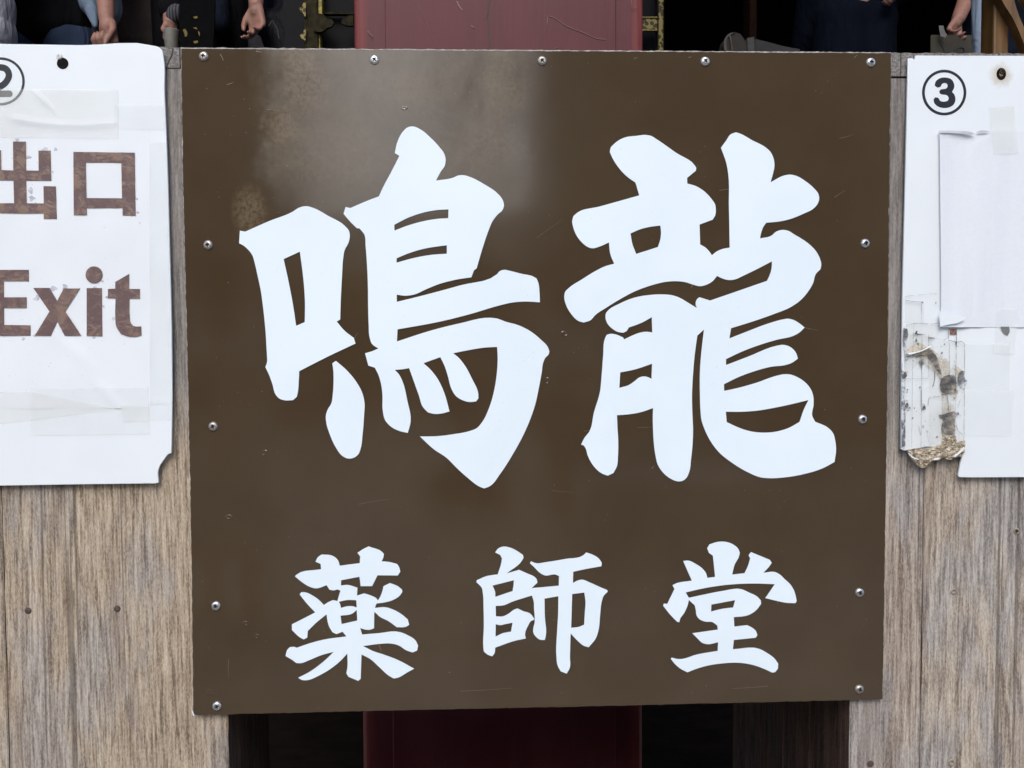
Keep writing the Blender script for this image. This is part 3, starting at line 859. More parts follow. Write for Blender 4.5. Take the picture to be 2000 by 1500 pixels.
# ------------------------------------------------------------------ right white sign
rs = empty('blank_notice_sign', (at(1935, 932, YS).x, YS, at(1935, 932, YS).z), 'white plastic sign numbered 3 with blank taped paper and a broken dirty corner', 'sign', 'white numbered signs')
panelR = px('1774.5,114 1780,113.5 1784,114.5 1786,117 1787.5,115 1789,108.2 1830,108.5 2000,109 2270,110') + px('2270,931 2000,932 1900,932.5 1874,932 1871.5,928 1876,905 1884,872') + px('1884,872 1865,868 1840,874 1810,872 1790,876 1766,880 1759.5,877 1761,760 1763,580 1767.5,400 1771,250')
link('panel', plate([loop(panelR, YS, False)], YS, YS + 0.003, 0.0003, 1), M['white'], rs)
three = '@V 470,325 480,295 510,273 550,268 590,280 612,315 612,345 597,372 615,395 622,430 610,465 580,485 545,491 500,482 470,458 462,430 475,413 497,418 510,438 540,445 567,438 573,420 560,398 530,393 510,387 505,373 512,358 530,353 555,348 565,332 560,315 545,308 525,315 513,335 490,342'
link('circled_number', plate([loop(circle(1844, 180.8, 43.2, 44.6), YS, False), loop(circle(1844, 180.8, 37.9, 39.3), YS, False), loop(three, YS, True, 5, 50)], YS - 0.0002, YS + 0.0001), M['black'], rs)
n = NT('rust stain')
c0 = at(1955, 147, YS)
X, _, Z = n.xyz()
dx = n.ma('MULTIPLY', n.ma('SUBTRACT', X, c0.x), 62); dz = n.ma('MULTIPLY', n.ma('SUBTRACT', Z, c0.z), 62)
rr = n.ma('SQRT', n.ma('ADD', n.ma('MULTIPLY', dx, dx), n.ma('MULTIPLY', dz, dz)))
rr = n.ma('ADD', rr, n.ma('MULTIPLY', n.ma('SUBTRACT', n.noise(120, 4, 0.6), 0.5), 0.7))
n.set(Base_Color=(0.62, 0.47, 0.28), Roughness=0.5, Alpha=n.rng(rr, 1.1, 0.25, 0.0, 0.34))
M['rust'] = n.m
ripple_plate('rust_stain', 1915, 1995, 105, 190, M['rust'], rs, YS, lambda x, y: 0.00008, 2, 2)
hole(1955.5, 144.5, 9, 11, rs, m=M['hole'])
nb = simple('rusty screw', (0.035, 0.026, 0.018), 0.7, 0.0, 0.4, 600, 0.4, spec=.2)
o = bpy.data.objects.new('screw', SM.copy()); COL.objects.link(o); o.data.materials.clear(); o.data.materials.append(nb); o.data.materials.append(M['recess'])
o.parent = rs; o.location = Vector((at(1957, 140, YS).x, YS + 0.0012, at(1957, 140, YS).z)) - Vector(rs.location); o.scale = (0.7, 0.7, 0.7)

n = NT('plain paper')
v = n.ma('ADD', n.ma('MULTIPLY', n.noise(260, 4, 0.7), .45), n.ma('MULTIPLY', n.noise(1, 3, .6, n.map((28, 28, 2.0), (3, 1, 2))), .55))
sp = n.ma('MULTIPLY', n.rng(n.noise(380, 3, 0.7), 0.66, 0.76), 0.35)
c = n.mix(n.rng(v, 0.3, 0.7), (0.66, 0.71, 0.76), (0.71, 0.76, 0.80))
c = n.mix(sp, c, (0.45, 0.46, 0.52))
n.set(Base_Color=c, Roughness=0.75, Specular_IOR_Level=0.25)
n.bump(n.ma('ADD', v, n.ma('MULTIPLY', n.noise(1, 3, .6, n.map((60, 60, 6))), 1.5)), 0.30, 0.0016)
M['paper'] = n.m


def fp(x, y):
    t = max(0.0, min(1.0, (x - 1830) / 110.0))
    lift = 0.0040 * (1 - t) ** 1.5 * (0.55 + 0.45 * math.sin((y - 256) / 380 * math.pi)) + 0.0008
    lift += 0.0005 * math.sin((x - 1830) * .17) * (y - 250) / 400 + 0.0003 * math.sin(x * .31 + y * .02)
    lift += 0.0012 * gau(x, y, 1918, 278, 40, 4, -0.85) + 0.0008 * math.sin((x - 1830) * .05 + y * .008)
    lift += 0.0030 * gau(x, y, 1840, 632, 40, 10, 0.35) + 0.002 * gau(x, y, 1870, 262, 30, 5, 0.1)
    return max(lift, 0.0006)


pap = ripple_plate('blank_paper', 0, 0, 0, 0, M['paper'], rs, YS, fp, 50, 60, [(1831.5, 256), (2270, 262), (2275, 640), (1835.5, 639)])
# torn lip folded back along the top and the turned-up lower corner
lip = px('1831.5,256 1850,255.5 1875,256.3 1890,257 1899,259.5 1904,261 1896,263.5 1885,262.5 1850,260 1832,260.5')
link('torn_lip', plate([loop(lip, YS - .004)], YS - 0.0052, YS - 0.0049), simple('paper underside', (0.50, 0.50, 0.53), .8), rs)
lip = px('1905,259 1912,256 1925,255.6 1933,257 1925,258.8 1912,259.5')
link('torn_lip', plate([loop(lip, YS - .003)], YS - 0.0042, YS - 0.0039), bpy.data.materials['paper underside'], rs)
fold = px('1833,607 1850,614 1870,616 1886,621 1876,628 1840,637 1835.5,639')
link('folded_corner', plate([loop(fold, YS - .006)], YS - 0.0072, YS - 0.0069), M['white'], rs)
ripple_plate('tape', 0, 0, 0, 0, M['tape_old'], rs, YS, lambda x, y: 0.0004 + 0.0024 / (1 + math.exp(-(y - 252) / 3)), 8, 24, [(1931, 211), (1980, 207), (1986, 299), (1938, 303)])
ripple_plate('tape', 0, 0, 0, 0, M['tape'], rs, YS, lambda x, y: 0.0026, 6, 6, [(1946, 602), (1988, 603), (1979, 692), (1938, 690)])
ripple_plate('tape', 0, 0, 0, 0, M['tape'], rs, YS, f0(0.0006), 6, 6, [(1883, 672), (1972, 673), (1970, 762), (1883, 761)])
ripple_plate('tape', 0, 0, 0, 0, M['tape'], rs, YS, f0(0.0009), 6, 6, [(1883, 762.5), (1979, 763), (1974, 853), (1883, 851)])

# ink stripes left under the tape
n = NT('striped ink residue')
zz = n.ma('FRACT', n.ma('MULTIPLY', n.xyz()[2], 760))
ln = n.rng(n.ma('ABSOLUTE', n.ma('SUBTRACT', zz, 0.5)), 0.38, 0.12)
mk = n.rng(n.noise(75, 5, 0.75), 0.40, 0.66)
al = n.ma('MULTIPLY', mk, n.ma('ADD', 0.40, n.ma('MULTIPLY', ln, 0.5)))
n.set(Base_Color=n.mix(ln, (0.22, 0.20, 0.19), (0.05, 0.055, 0.07)), Roughness=0.5, Alpha=al)
M['stripe'] = n.m
n = NT('old adhesive')
v = n.noise(70, 5, 0.7)
n.set(Base_Color=n.mix(n.rng(v, 0.35, 0.65), (0.72, 0.67, 0.54), (0.50, 0.44, 0.34)), Roughness=0.5, Alpha=n.ma('MULTIPLY', n.rng(n.noise(40, 4, .7, n.map(loc=(3, 3, 3))), 0.36, 0.66), 0.62))
M['glue'] = n.m
n = NT('grimy tape film')
g = n.rng(n.noise(170, 4, 0.75), 0.60, 0.72)
g2 = n.rng(n.noise(30, 3, 0.6), 0.50, 0.68)
gm = n.ma('MAXIMUM', n.ma('MULTIPLY', g, g2), n.ma('MULTIPLY', n.rng(n.noise(36, 5, .7, n.map(loc=(5, 1, 2))), .56, .74), .45))
film = n.rng(n.noise(12, 2), 0.3, 0.7, 0.08, 0.24)
n.set(Base_Color=n.mix(gm, (0.74, 0.745, 0.69), (0.12, 0.11, 0.11)), Roughness=0.3, Alpha=n.ma('MAXIMUM', film, n.ma('MULTIPLY', gm, 0.8)))
M['grime'] = n.m
ripple_plate('tape', 0, 0, 0, 0, M['grime'], rs, YS, f0(0.0006), 8, 20, px('@Q 72,68 225,85 230,262 72,262'))
ripple_plate('tape', 0, 0, 0, 0, M['grime'], rs, YS, f0(0.0010), 16, 40, px('@Q 80,268 365,262 365,330 80,725'))
ripple_plate('tape', 0, 0, 0, 0, M['grime'], rs, YS, f0(0.0014), 16, 40, px('@Q 70,358 275,360 575,1330 40,1325'))
ripple_plate('tape', 0, 0, 0, 0, M['grime'], rs, YS, f0(0.0018), 12, 40, px('@Q 268,380 572,435 570,1250 270,1290'))


def bit(nm, s, m, dy, th=0.0001, ang=60):
    return link(nm, plate([loop(s, YS - dy, True, 3, ang)], YS - dy, YS - dy + th), m, rs)


n = NT('edge grime')
gg = n.rng(n.noise(95, 5, .75), .40, .62)
n.set(Base_Color=(0.13, 0.125, 0.13), Roughness=.7, Alpha=n.ma('MULTIPLY', gg, .7))
M['edgegrime'] = n.m
bit('grime_streak', '@Q 62,300 90,310 100,360 88,430 84,520 100,560 80,600 72,540 60,450', M['edgegrime'], 0.0024)
bit('grime_streak', '@Q 45,650 75,670 95,700 80,720 60,730 45,700', M['edgegrime'], 0.0024)
bit('grime_streak', '@Q 85,900 115,930 125,990 95,1000 78,960', M['edgegrime'], 0.0024)
bit('grime_streak', '@Q 200,560 240,570 250,600 215,625 190,600', M['edgegrime'], 0.0024)
bit('grime_streak', '@Q 215,930 245,950 250,985 220,990', M['edgegrime'], 0.0024)
bit('grime_streak', '@Q 52,750 72,740 80,1000 78,1290 50,1300 46,1000', M['edgegrime'], 0.0024)
bit('adhesive_patch', '@Q 90,480 180,420 280,470 360,520 470,590 560,660 545,690 520,760 515,850 500,1000 495,1190 380,1190 385,1060 380,860 375,760 340,690 260,620 200,600 150,540 95,520', M['glue'], 0.0022)
bit('ink_patch', '@Q 400,710 450,695 490,700 520,810 522,850 440,855 400,850 370,820 368,770', M['stripe'], 0.0025)
bit('ink_patch', '@Q 350,1028 400,1025 440,1010 500,1000 525,1010 530,1030 505,1040 498,1080 495,1200 385,1195 380,1130 395,1070 365,1055', M['stripe'], 0.0025)
bit('ink_patch', '@Q 540,665 572,660 575,725 600,745 570,825 530,800 515,740 520,700', M['stripe'], 0.0025)
bit('ink_patch', '@Q 240,500 290,480 340,540 360,600 385,700 360,680 330,640 300,590 250,545 150,545 180,530 250,530', M['stripe'], 0.0025)
bit('ink_patch', '@Q 450,312 510,310 505,360 452,358', simple('red print scrap', (0.20, 0.10, 0.085), .6, 0, .6, 300), 0.0010)
bit('ink_patch', 'P 0,0 1,0 1,1'.replace('P 0,0 1,0 1,1', '1954,638 1971,638 1972,648 1968,656 1960,652'), M['black'], 0.0008)
lines = []
for s, wd in (('@Q 75,38 160,28 250,20 345,15', .5), ('@Q 80,68 150,82 228,84', .8), ('@Q 212,88 215,262', .5), ('@Q 228,82 230,262', .6), ('@Q 88,275 180,262 260,268 355,262', .9), ('@Q 85,357 210,352 272,362', .5), ('@Q 272,362 274,715', .5),
              ('@Q 80,728 272,724', .5), ('@Q 272,380 340,388 390,402 440,385', .9), ('@Q 440,310 438,430', 1.3), ('@Q 508,310 507,420 500,700 497,1000', .9), ('@Q 440,405 510,420 560,422 576,438', 1.0), ('@Q 576,438 574,800 570,1240', .6),
              ('@Q 446,430 446,700', .5), ('@Q 148,270 140,560 136,900 132,1300', .35), ('@Q 218,380 215,800 210,1310', .7), ('@Q 325,660 322,740 308,800', 1.0), ('@Q 280,890 330,880 370,878', 1.0), ('@Q 275,890 268,950', .7),
              ('@Q 190,1125 205,1200', .5), ('@Q 255,1155 275,1265', .6), ('@Q 500,1115 520,1160 560,1195', .8), ('@Q 540,900 515,975', .5), ('@Q 430,870 440,990', .9), ('@Q 382,812 500,814', 1.4), ('@Q 80,540 270,538', .5), ('@Q 210,800 212,1270', .5),
              ('@Q 52,600 46,900 42,1310', .6), ('@Q 78,560 74,900 70,1310', .5), ('@Q 385,860 490,856', .6), ('@Q 60,1310 140,1318 210,1310', .7)):
    p = px(s)
    if len(p) == 2: p = [p[0], ((p[0][0] + p[1][0]) / 2 + .3, (p[0][1] + p[1][1]) / 2), p[1]]
    lines.append(loop(stroke(p, (wd, wd * .8), cap=False), YS - .0026, False))
for i in range(110):
    x, y = random.uniform(60, 560), random.uniform(270, 1300)
    x, y = 1750 + x / 4.287, 570 + y / 4.287
    r = random.choice([.3, .4, .5, .6, .9, 1.4]) * random.uniform(.7, 1.2)
    lines.append(loop([(x + r * random.uniform(.5, 1.5) * math.cos(k), y + r * random.uniform(.5, 1.5) * math.sin(k)) for k in (0, 1.2, 2.6, 3.9, 5.2)], YS - .0026, False))
for (x, y, r) in [(83, 330, 20), (80, 690, 18), (95, 950, 16), (235, 965, 15), (170, 340, 14), (170, 405, 12), (215, 605, 14), (385, 510, 8), (230, 1130, 12), (345, 1215, 9), (200, 800, 10), (300, 275, 9), (335, 95, 8), (120, 980, 12), (75, 1180, 8)]:
    x, y, r = 1750 + x / 4.287, 570 + y / 4.287, r / 4.287
    lines.append(loop(smooth_loop([(x + r * random.uniform(.4, 1.0) * math.cos(k * .785), y + r * random.uniform(.6, 1.6) * math.sin(k * .785)) for k in range(8)], 2, 80), YS - .0026, False))
n = NT('grey grit')
n.set(Base_Color=(0.10, 0.092, 0.085), Roughness=.8, Alpha=n.ma('MULTIPLY', n.rng(n.noise(150, 3, .7), .30, .60), 0.72))
M['grit'] = n.m
tag(link('grit_marks', plate(lines, YS - 0.0026, YS - 0.0024), M['grit'], rs), kind='stuff')
M['curl'] = simple('curled tape', (0.80, 0.81, 0.80), .25, 0, .1, 60)
bit('tape_curl', '@Q 92,513 170,503 240,481 296,450 299,455 240,488 170,511 95,517', M['curl'], 0.006, 0.003)
# crumpled adhesive clot at the broken lower edge
n = NT('crumpled clot')
v = n.noise(230, 5, 0.75)
c = n.ramp(v, [(0.34, (0.07, 0.055, 0.042)), (0.44, (0.24, 0.19, 0.135)), (0.54, (0.46, 0.39, 0.28)), (0.68, (0.70, 0.68, 0.60))])
n.set(Base_Color=c, Roughness=0.35)
n.bump(v, 0.6, 0.002)
M['clot'] = n.m
from mathutils import noise as mnoise
out = smooth_loop(px('@Q 95,1325 150,1310 230,1315 330,1290 380,1270 385,1200 430,1192 490,1200 500,1265 540,1250 572,1245 570,1300 545,1375 500,1385 470,1395 430,1405 400,1385 350,1405 310,1410 270,1440 215,1475 170,1445 135,1400'), 2, 80)
me = plate([loop([(p.x, p.y) for p in out], YS, False)], YS - 0.001, YS + 0.004)
bm = bmesh.new(); bm.from_mesh(me)
bmesh.ops.triangulate(bm, faces=bm.faces)
for _ in range(4):
    bmesh.ops.subdivide_edges(bm, edges=[e for e in bm.edges if e.calc_length() > 0.0016], cuts=1)
bmesh.ops.triangulate(bm, faces=bm.faces)
for v in bm.verts:
    if v.co.y < YS:
        q = Vector(v.co) * 330
        v.co.y -= 0.0022 * abs(mnoise.noise(q)) * 2 + 0.0012 * mnoise.noise(q * 2.3)
        v.co.z += 0.0008 * mnoise.noise(q * 1.4 + Vector((9, 0, 0)))
link('adhesive_clot', from_bm(bm, 'adhesive_clot'), M['clot'], rs)
for s in ('@Q 110,1350 150,1385 195,1400 190,1406 140,1392 107,1358', '@Q 570,1300 520,1350 480,1380 487,1383 530,1356 572,1306', '@Q 310,1400 350,1393 375,1397 350,1404 315,1406'):
    bit('tape_curl', s, M['curl'], 0.0065, 0.002)

# ------------------------------------------------------------------ temple behind: red column
YC = 0.55
n = NT('old red lacquer')
X, _, Z = n.xyz()
v = n.noise(1, 5, 0.65, n.map((14, 14, 3)))
c = n.mix(n.rng(v, 0.35, 0.65), (0.080, 0.014, 0.019), (0.098, 0.021, 0.025))
fine = n.rng(n.noise(1, 4, 0.7, n.map((300, 300, 8))), 0.5, 0.75)
c = n.mix(n.ma('MULTIPLY', fine, 0.25), c, (0.115, 0.065, 0.06))
xa, xb = at(690, 50, YC).x, at(1258, 50, YC).x
ea = n.rng(X, xa + 0.030, xa + 0.004); eb = n.rng(X, xb - 0.030, xb - 0.004)
e = n.ma('MULTIPLY', n.ma('MAXIMUM', ea, eb), n.rng(n.noise(1, 4, 0.7, n.map((160, 160, 5))), 0.25, 0.6))
c = n.mix(n.ma('MULTIPLY', e, 0.85), c, (0.20, 0.036, 0.028))
n.set(Base_Color=c, Roughness=n.ma('ADD', 0.36, n.ma('MULTIPLY', v, 0.25)), Specular_IOR_Level=0.32)
n.bump(n.noise(1, 3, .6, n.map((90, 90, 4))), 0.15, 0.002)
M['lacquer'] = n.m
colm = empty('temple_column', (at(973, 50, YC).x, YC, 0), 'broad dark red lacquered temple column with a long crack, standing behind the board', 'column')
xi0, xi1 = at(752, 50, YC).x, at(1203, 50, YC).x
box('shaft', xa, xb, YC + 0.004, YC + 0.52, 0, 5.0, M['lacquer'], colm, 0.012, 4)
box('front_board', xi0, xi1, YC, YC + 0.02, 0.01, 4.99, M['lacquer'], colm, 0.0012, 1)
ck = stroke([(955, -60), (952, -20), (956, 0), (953, 12), (954, 22), (951, 35), (955, 46), (953, 60), (956, 75), (960, 97), (962, 140), (958, 200)], (1.0, 2.2), cap=False, sub=2)
link('crack', plate([loop(ck, YC - .001, False)], YC - 0.0012, YC + 0.001), M['recess'], colm)
M['lacqscr'] = simple('scratched lacquer', (0.20, 0.11, 0.10), .5)
sc = [loop(stroke(p, wd, cap=False), YC - .001, False) for p, wd in (([(1068, 48), (1071, 31), (1083, 35), (1105, 50), (1140, 64), (1170, 76), (1184, 77)], .8), ([(892, 2), (897, 12), (903, 20)], 2.0), ([(920, 50), (926, 54)], 2.0), ([(815, 12), (830, 40), (850, 85)], .4), ([(1233, 0), (1234, 14), (1243, 14)], .5), ([(944, 36), (949, 22)], .5), ([(718, 60), (728, 71)], .8), ([(1076, 98), (1090, 92)], .6))]
tag(link('scratch_marks', plate(sc, YC - 0.0012, YC - 0.0002), M['lacqscr'], colm), kind='stuff')

# ------------------------------------------------------------------ setting: ground, raised hall, eaves
M['paving'] = simple('grey stone paving', (0.30, 0.29, 0.27), .8, 0, .25, 3, .2)
o = box('ground', -60, 60, -60, 60, -0.3, 0, M['paving']); tag(o, kind='structure')
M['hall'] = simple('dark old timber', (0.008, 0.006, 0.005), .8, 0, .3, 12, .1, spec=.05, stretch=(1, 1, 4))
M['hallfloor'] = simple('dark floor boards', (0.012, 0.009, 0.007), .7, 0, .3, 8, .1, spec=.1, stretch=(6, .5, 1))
FZ = CZ + 0.30
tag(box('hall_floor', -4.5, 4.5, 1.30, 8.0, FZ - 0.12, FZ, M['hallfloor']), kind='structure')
tag(box('underfloor_backdrop', -4.5, 4.5, 1.22, 1.295, 0.002, FZ, M['hall']), kind='structure')  # added dark backdrop, keeps the gap under the board dark
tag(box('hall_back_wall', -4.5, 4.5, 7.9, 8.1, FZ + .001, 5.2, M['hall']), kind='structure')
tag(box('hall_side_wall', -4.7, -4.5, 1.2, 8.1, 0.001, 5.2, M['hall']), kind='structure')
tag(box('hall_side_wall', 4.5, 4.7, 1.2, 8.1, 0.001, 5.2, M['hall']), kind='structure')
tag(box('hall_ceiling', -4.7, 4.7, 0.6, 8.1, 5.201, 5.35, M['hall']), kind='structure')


# black lacquer altar screens with gilt fittings
M['blk'] = simple('black lacquer', (0.004, 0.0045, 0.006), .5, spec=.08)
M['olive'] = simple('dull gilt wood', (0.020, 0.017, 0.008), .7, .2, .5, 60, .2, spec=.1)
n = NT('gilt')
v = n.noise(90, 4, .7)
n.set(Base_Color=n.mix(n.rng(v, .35, .65), (0.10, 0.075, 0.012), (0.25, 0.20, 0.035)), Roughness=0.45, Metallic=0.35)
M['gold'] = n.m
n = NT('gilt openwork')
vd = n.rng(n.vor(75), 0.35, 0.5)
n.set(Base_Color=n.mix(vd, (0.02, 0.014, 0.004), (0.16, 0.125, 0.03)), Roughness=0.5, Metallic=0.3)
n.bump(vd, .8, .003)
M['openwork'] = n.m


def pbox(nm, x0, x1, y0, y1, Y, th, m, parent, bevel=0.0):
    a, b = at(x0, y1, Y), at(x1, y0, Y)
    return box(nm, a.x, b.x, Y, Y + th, min(a.z, b.z), max(a.z, b.z), m, parent, bevel, 2)


def pplate(nm, s, Y, th, m, parent, ang=33):
    return link(nm, plate([loop(s, Y, True, 4, ang)], Y, Y + th), m, parent)


YA = 1.75
al = empty('altar_screen', (at(640, 90, YA).x, YA, FZ), 'black lacquer altar screen with gilt edge strips just left of the red column', 'altar screen', 'altar screens')
pbox('back_panel', 560, 700, -160, 330, YA + .04, .03, M['blk'], al)
pbox('post', 598, 618, -160, 330, YA - .02, .055, M['olive'], al, .003)
pbox('gilt_strip', 617.5, 627, -160, 28, YA - .01, .04, M['gold'], al, .002)
pbox('gilt_strip', 618, 625.5, 66, 330, YA - .01, .04, M['gold'], al, .002)
pplate('gilt_fitting', '612,29 622,26 632,28 638,35 648,38 652,44 648,52 638,55 632,60 620,62 612,60', YA - .03, .012, M['olive'], al)
pplate('gilt_fitting', '690,30 680,30 676,36 668,38 666,44 672,48 682,50 690,50', YA - .03, .012, M['olive'], al)
pplate('gilt_fitting', '597,5 592,6 590,12 584,16 586,22 592,26 595,32 597,32', YA - .03, .012, M['openwork'], al)
pplate('gilt_fitting', '597,57 592,60 592,65 586,68 588,74 594,78 597,82', YA - .03, .012, M['openwork'], al)
pbox('cross_bar', 627, 700, 24, 27, YA + .01, .02, M['olive'], al)
ar = empty('altar_screen', (at(1280, 90, YA).x, YA, FZ), 'gilt openwork altar screen frame just right of the red column', 'altar screen', 'altar screens')
pbox('back_panel', 1245, 1288, -160, 330, YA + .04, .03, M['blk'], ar)
pbox('openwork_post', 1286, 1296, -160, 330, YA - .02, .03, M['openwork'], ar)
pbox('gilt_strip', 1284, 1286.2, -160, 330, YA - .025, .03, M['olive'], ar)
pbox('gilt_strip', 1295.5, 1297.3, -160, 330, YA - .025, .03, M['olive'], ar)
pplate('gilt_fitting', '1250,33 1284,33.5 1284,59.5 1250,59', YA - .02, .012, M['openwork'], ar)
pbox('gilt_strip', 1250, 1284, 32.6, 34.2, YA - .024, .012, M['gold'], ar)
pbox('gilt_strip', 1250, 1284, 58, 59.6, YA - .024, .012, M['gold'], ar)

# dim things on a low table at the right: round hat, papers, post
YB = 2.2
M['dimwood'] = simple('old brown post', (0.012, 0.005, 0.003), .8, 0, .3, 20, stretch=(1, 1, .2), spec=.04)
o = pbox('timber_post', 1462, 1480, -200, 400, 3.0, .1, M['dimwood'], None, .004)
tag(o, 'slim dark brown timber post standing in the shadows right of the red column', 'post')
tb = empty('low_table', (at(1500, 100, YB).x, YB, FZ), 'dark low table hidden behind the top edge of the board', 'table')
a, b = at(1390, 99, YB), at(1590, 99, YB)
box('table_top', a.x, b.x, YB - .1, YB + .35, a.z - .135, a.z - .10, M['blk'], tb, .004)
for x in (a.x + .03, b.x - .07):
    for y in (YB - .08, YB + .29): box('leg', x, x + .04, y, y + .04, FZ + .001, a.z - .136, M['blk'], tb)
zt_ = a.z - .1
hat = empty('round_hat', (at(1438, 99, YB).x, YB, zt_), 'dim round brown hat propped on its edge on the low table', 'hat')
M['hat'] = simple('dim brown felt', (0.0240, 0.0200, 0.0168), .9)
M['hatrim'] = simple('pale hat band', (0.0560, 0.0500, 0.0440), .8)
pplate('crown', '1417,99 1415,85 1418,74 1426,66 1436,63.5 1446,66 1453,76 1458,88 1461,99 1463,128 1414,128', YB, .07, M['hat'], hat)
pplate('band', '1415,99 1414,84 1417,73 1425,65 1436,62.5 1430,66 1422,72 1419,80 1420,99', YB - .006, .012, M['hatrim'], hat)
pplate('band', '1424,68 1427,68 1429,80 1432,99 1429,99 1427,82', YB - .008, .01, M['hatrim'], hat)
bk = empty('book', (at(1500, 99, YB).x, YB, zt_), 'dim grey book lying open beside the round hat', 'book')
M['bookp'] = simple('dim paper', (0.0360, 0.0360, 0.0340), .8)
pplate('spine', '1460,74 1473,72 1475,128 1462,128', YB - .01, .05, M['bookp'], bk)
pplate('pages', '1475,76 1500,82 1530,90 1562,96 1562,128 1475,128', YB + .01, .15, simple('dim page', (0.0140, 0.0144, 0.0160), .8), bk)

# ochre wooden stand at the far right
YO = 1.45
n = NT('ochre timber')
v = n.noise(1, 4, .6, n.map((60, 60, 5)))
n.set(Base_Color=n.mix(n.rng(v, .3, .7), (0.085, 0.042, 0.013), (0.16, 0.085, 0.026)), Roughness=.5)
M['ochre'] = n.m
st = empty('wooden_stand', (at(1950, 90, YO).x, YO, FZ), 'ochre timber stand with a slanting brace behind the sign numbered 3', 'stand')
pbox('post', 1936.5, 1975, -160, 330, YO, .07, M['ochre'], st, .006)
pbox('post', 1922, 1938, -160, 330, YO + .09, .03, M['ochre'], st, .003)
pplate('brace', '1930,-60 1962,-60 1975,-20 1990,30 2030,110 2120,300 2100,310 2020,150 1998,80 1975,30 1962,10', YO - .035, .033, M['ochre'], st, 20)
pplate('brace', '1985,-30 2030,40 2060,60 2060,-30', YO + .075, .03, M['ochre'], st, 20)

# ------------------------------------------------------------------ people
def capsule_bm(bm, p0, r0, p1, r1, N=14):
    p0, p1 = Vector(p0), Vector(p1)
    d = p1 - p0
    L = d.length
    z = d.normalized() if L > 1e-6 else Vector((0, 0, 1))
    x = z.orthogonal().normalized(); y = z.cross(x)
    rows = []
    prof = [(p0 - z * r0 * math.cos(a), r0 * math.sin(a)) for a in (0.0, .45, .95, math.pi / 2)] + [(p1 + z * r1 * math.cos(a), r1 * math.sin(a)) for a in (math.pi / 2, .95, .45, 0.0)]
    for c, r in prof:
        if r < 1e-6: rows.append([bm.verts.new(c)]); continue
        rows.append([bm.verts.new(c + (x * math.cos(2 * math.pi * i / N) + y * math.sin(2 * math.pi * i / N)) * r) for i in range(N)])
    for k in range(len(rows) - 1):
        A, B = rows[k], rows[k + 1]
        for i in range(N):
            j = (i + 1) % N
            if len(A) == 1: bm.faces.new((A[0], B[j], B[i]))
            elif len(B) == 1: bm.faces.new((A[i], A[j], B[0]))
            else: bm.faces.new((A[i], A[j], B[j], B[i]))


def blob(name, caps, voxel, m, parent, smooth_it=4):
    """capsules fused into one continuous skin"""
    bm = bmesh.new()
    for c in caps: capsule_bm(bm, *c)
    bmesh.ops.recalc_face_normals(bm, faces=bm.faces)
    me = bpy.data.meshes.new('tmp'); bm.to_mesh(me); bm.free()
    o = bpy.data.objects.new('tmp', me); COL.objects.link(o)
    r = o.modifiers.new('r', 'REMESH'); r.mode = 'VOXEL'; r.voxel_size = voxel; r.use_smooth_shade = True
    s = o.modifiers.new('s', 'SMOOTH'); s.iterations = smooth_it; s.factor = .5
    dg = bpy.context.evaluated_depsgraph_get()
    me2 = bpy.data.meshes.new_from_object(o.evaluated_get(dg))
    bpy.data.objects.remove(o); bpy.data.meshes.remove(me)
    me2.materials.clear()
    return link(name, me2, m, parent, smooth=True)


def hand_caps(W, d, n, side, curl=(35, 40, 25), sz=1.0, thumb=30):
    """W wrist, d along the hand, n palm normal (fingers curl towards it), side = +1/-1 thumb side"""
    d = Vector(d).normalized(); n = Vector(n); n = (n - d * n.dot(d)).normalized()
    t = d.cross(n).normalized() * side
    W = Vector(W)
    caps = [(W, .024 * sz, W + d * .03 * sz, .026 * sz)]
    for k, (off, ln, fr) in enumerate(((.030, .92, .0088), (.010, 1.0, .0092), (-.010, .94, .0087), (-.029, .76, .0078))):
        K = W + (d * (.092 - .004 * abs(k - 1)) + t * off) * sz
        caps.append((W + (d * .018 + t * off * .5) * sz, .017 * sz, K, .0125 * sz))
        ang, p = 0.0, K
        for L, c, r0, r1 in ((.045, curl[0] + k * 4, fr, fr * .95), (.027, curl[1], fr * .95, fr * .88), (.021, curl[2], fr * .88, fr * .75)):
            ang += R(c)
            q = p + (d * math.cos(ang) + n * math.sin(ang)) * L * ln * sz
            caps.append((p, r0 * sz, q, r1 * sz))
            p = q
    T0 = W + (d * .02 + t * .022) * sz
    T1 = W + (d * .055 + t * .043 + n * .016) * sz
    T2 = T1 + (d * math.cos(R(thumb)) * .034 - t * math.sin(R(thumb)) * .016 + n * .020) * sz
    T3 = T2 + (d * math.cos(R(thumb + 15)) * .026 - t * math.sin(R(thumb + 15)) * .016 + n * .010) * sz
    caps += [(T0, .016 * sz, T1, .0125 * sz), (T1, .0115 * sz, T2, .0098 * sz), (T2, .0098 * sz, T3, .0078 * sz)]
    return caps


n = NT('skin')
v = n.noise(60, 4, .6)
v2 = n.noise(22, 3, .6)
n.set(Base_Color=n.mix(n.rng(v2, .35, .65), n.mix(n.rng(v, .3, .7), (0.21, 0.105, 0.075), (0.27, 0.150, 0.115)), (0.28, 0.135, 0.105)), Roughness=.6)
n.bump(n.noise(120, 4, .6), .35, .003)
M['skin'] = n.m
M['hair'] = simple('black hair', (0.02, 0.017, 0.015), .5)


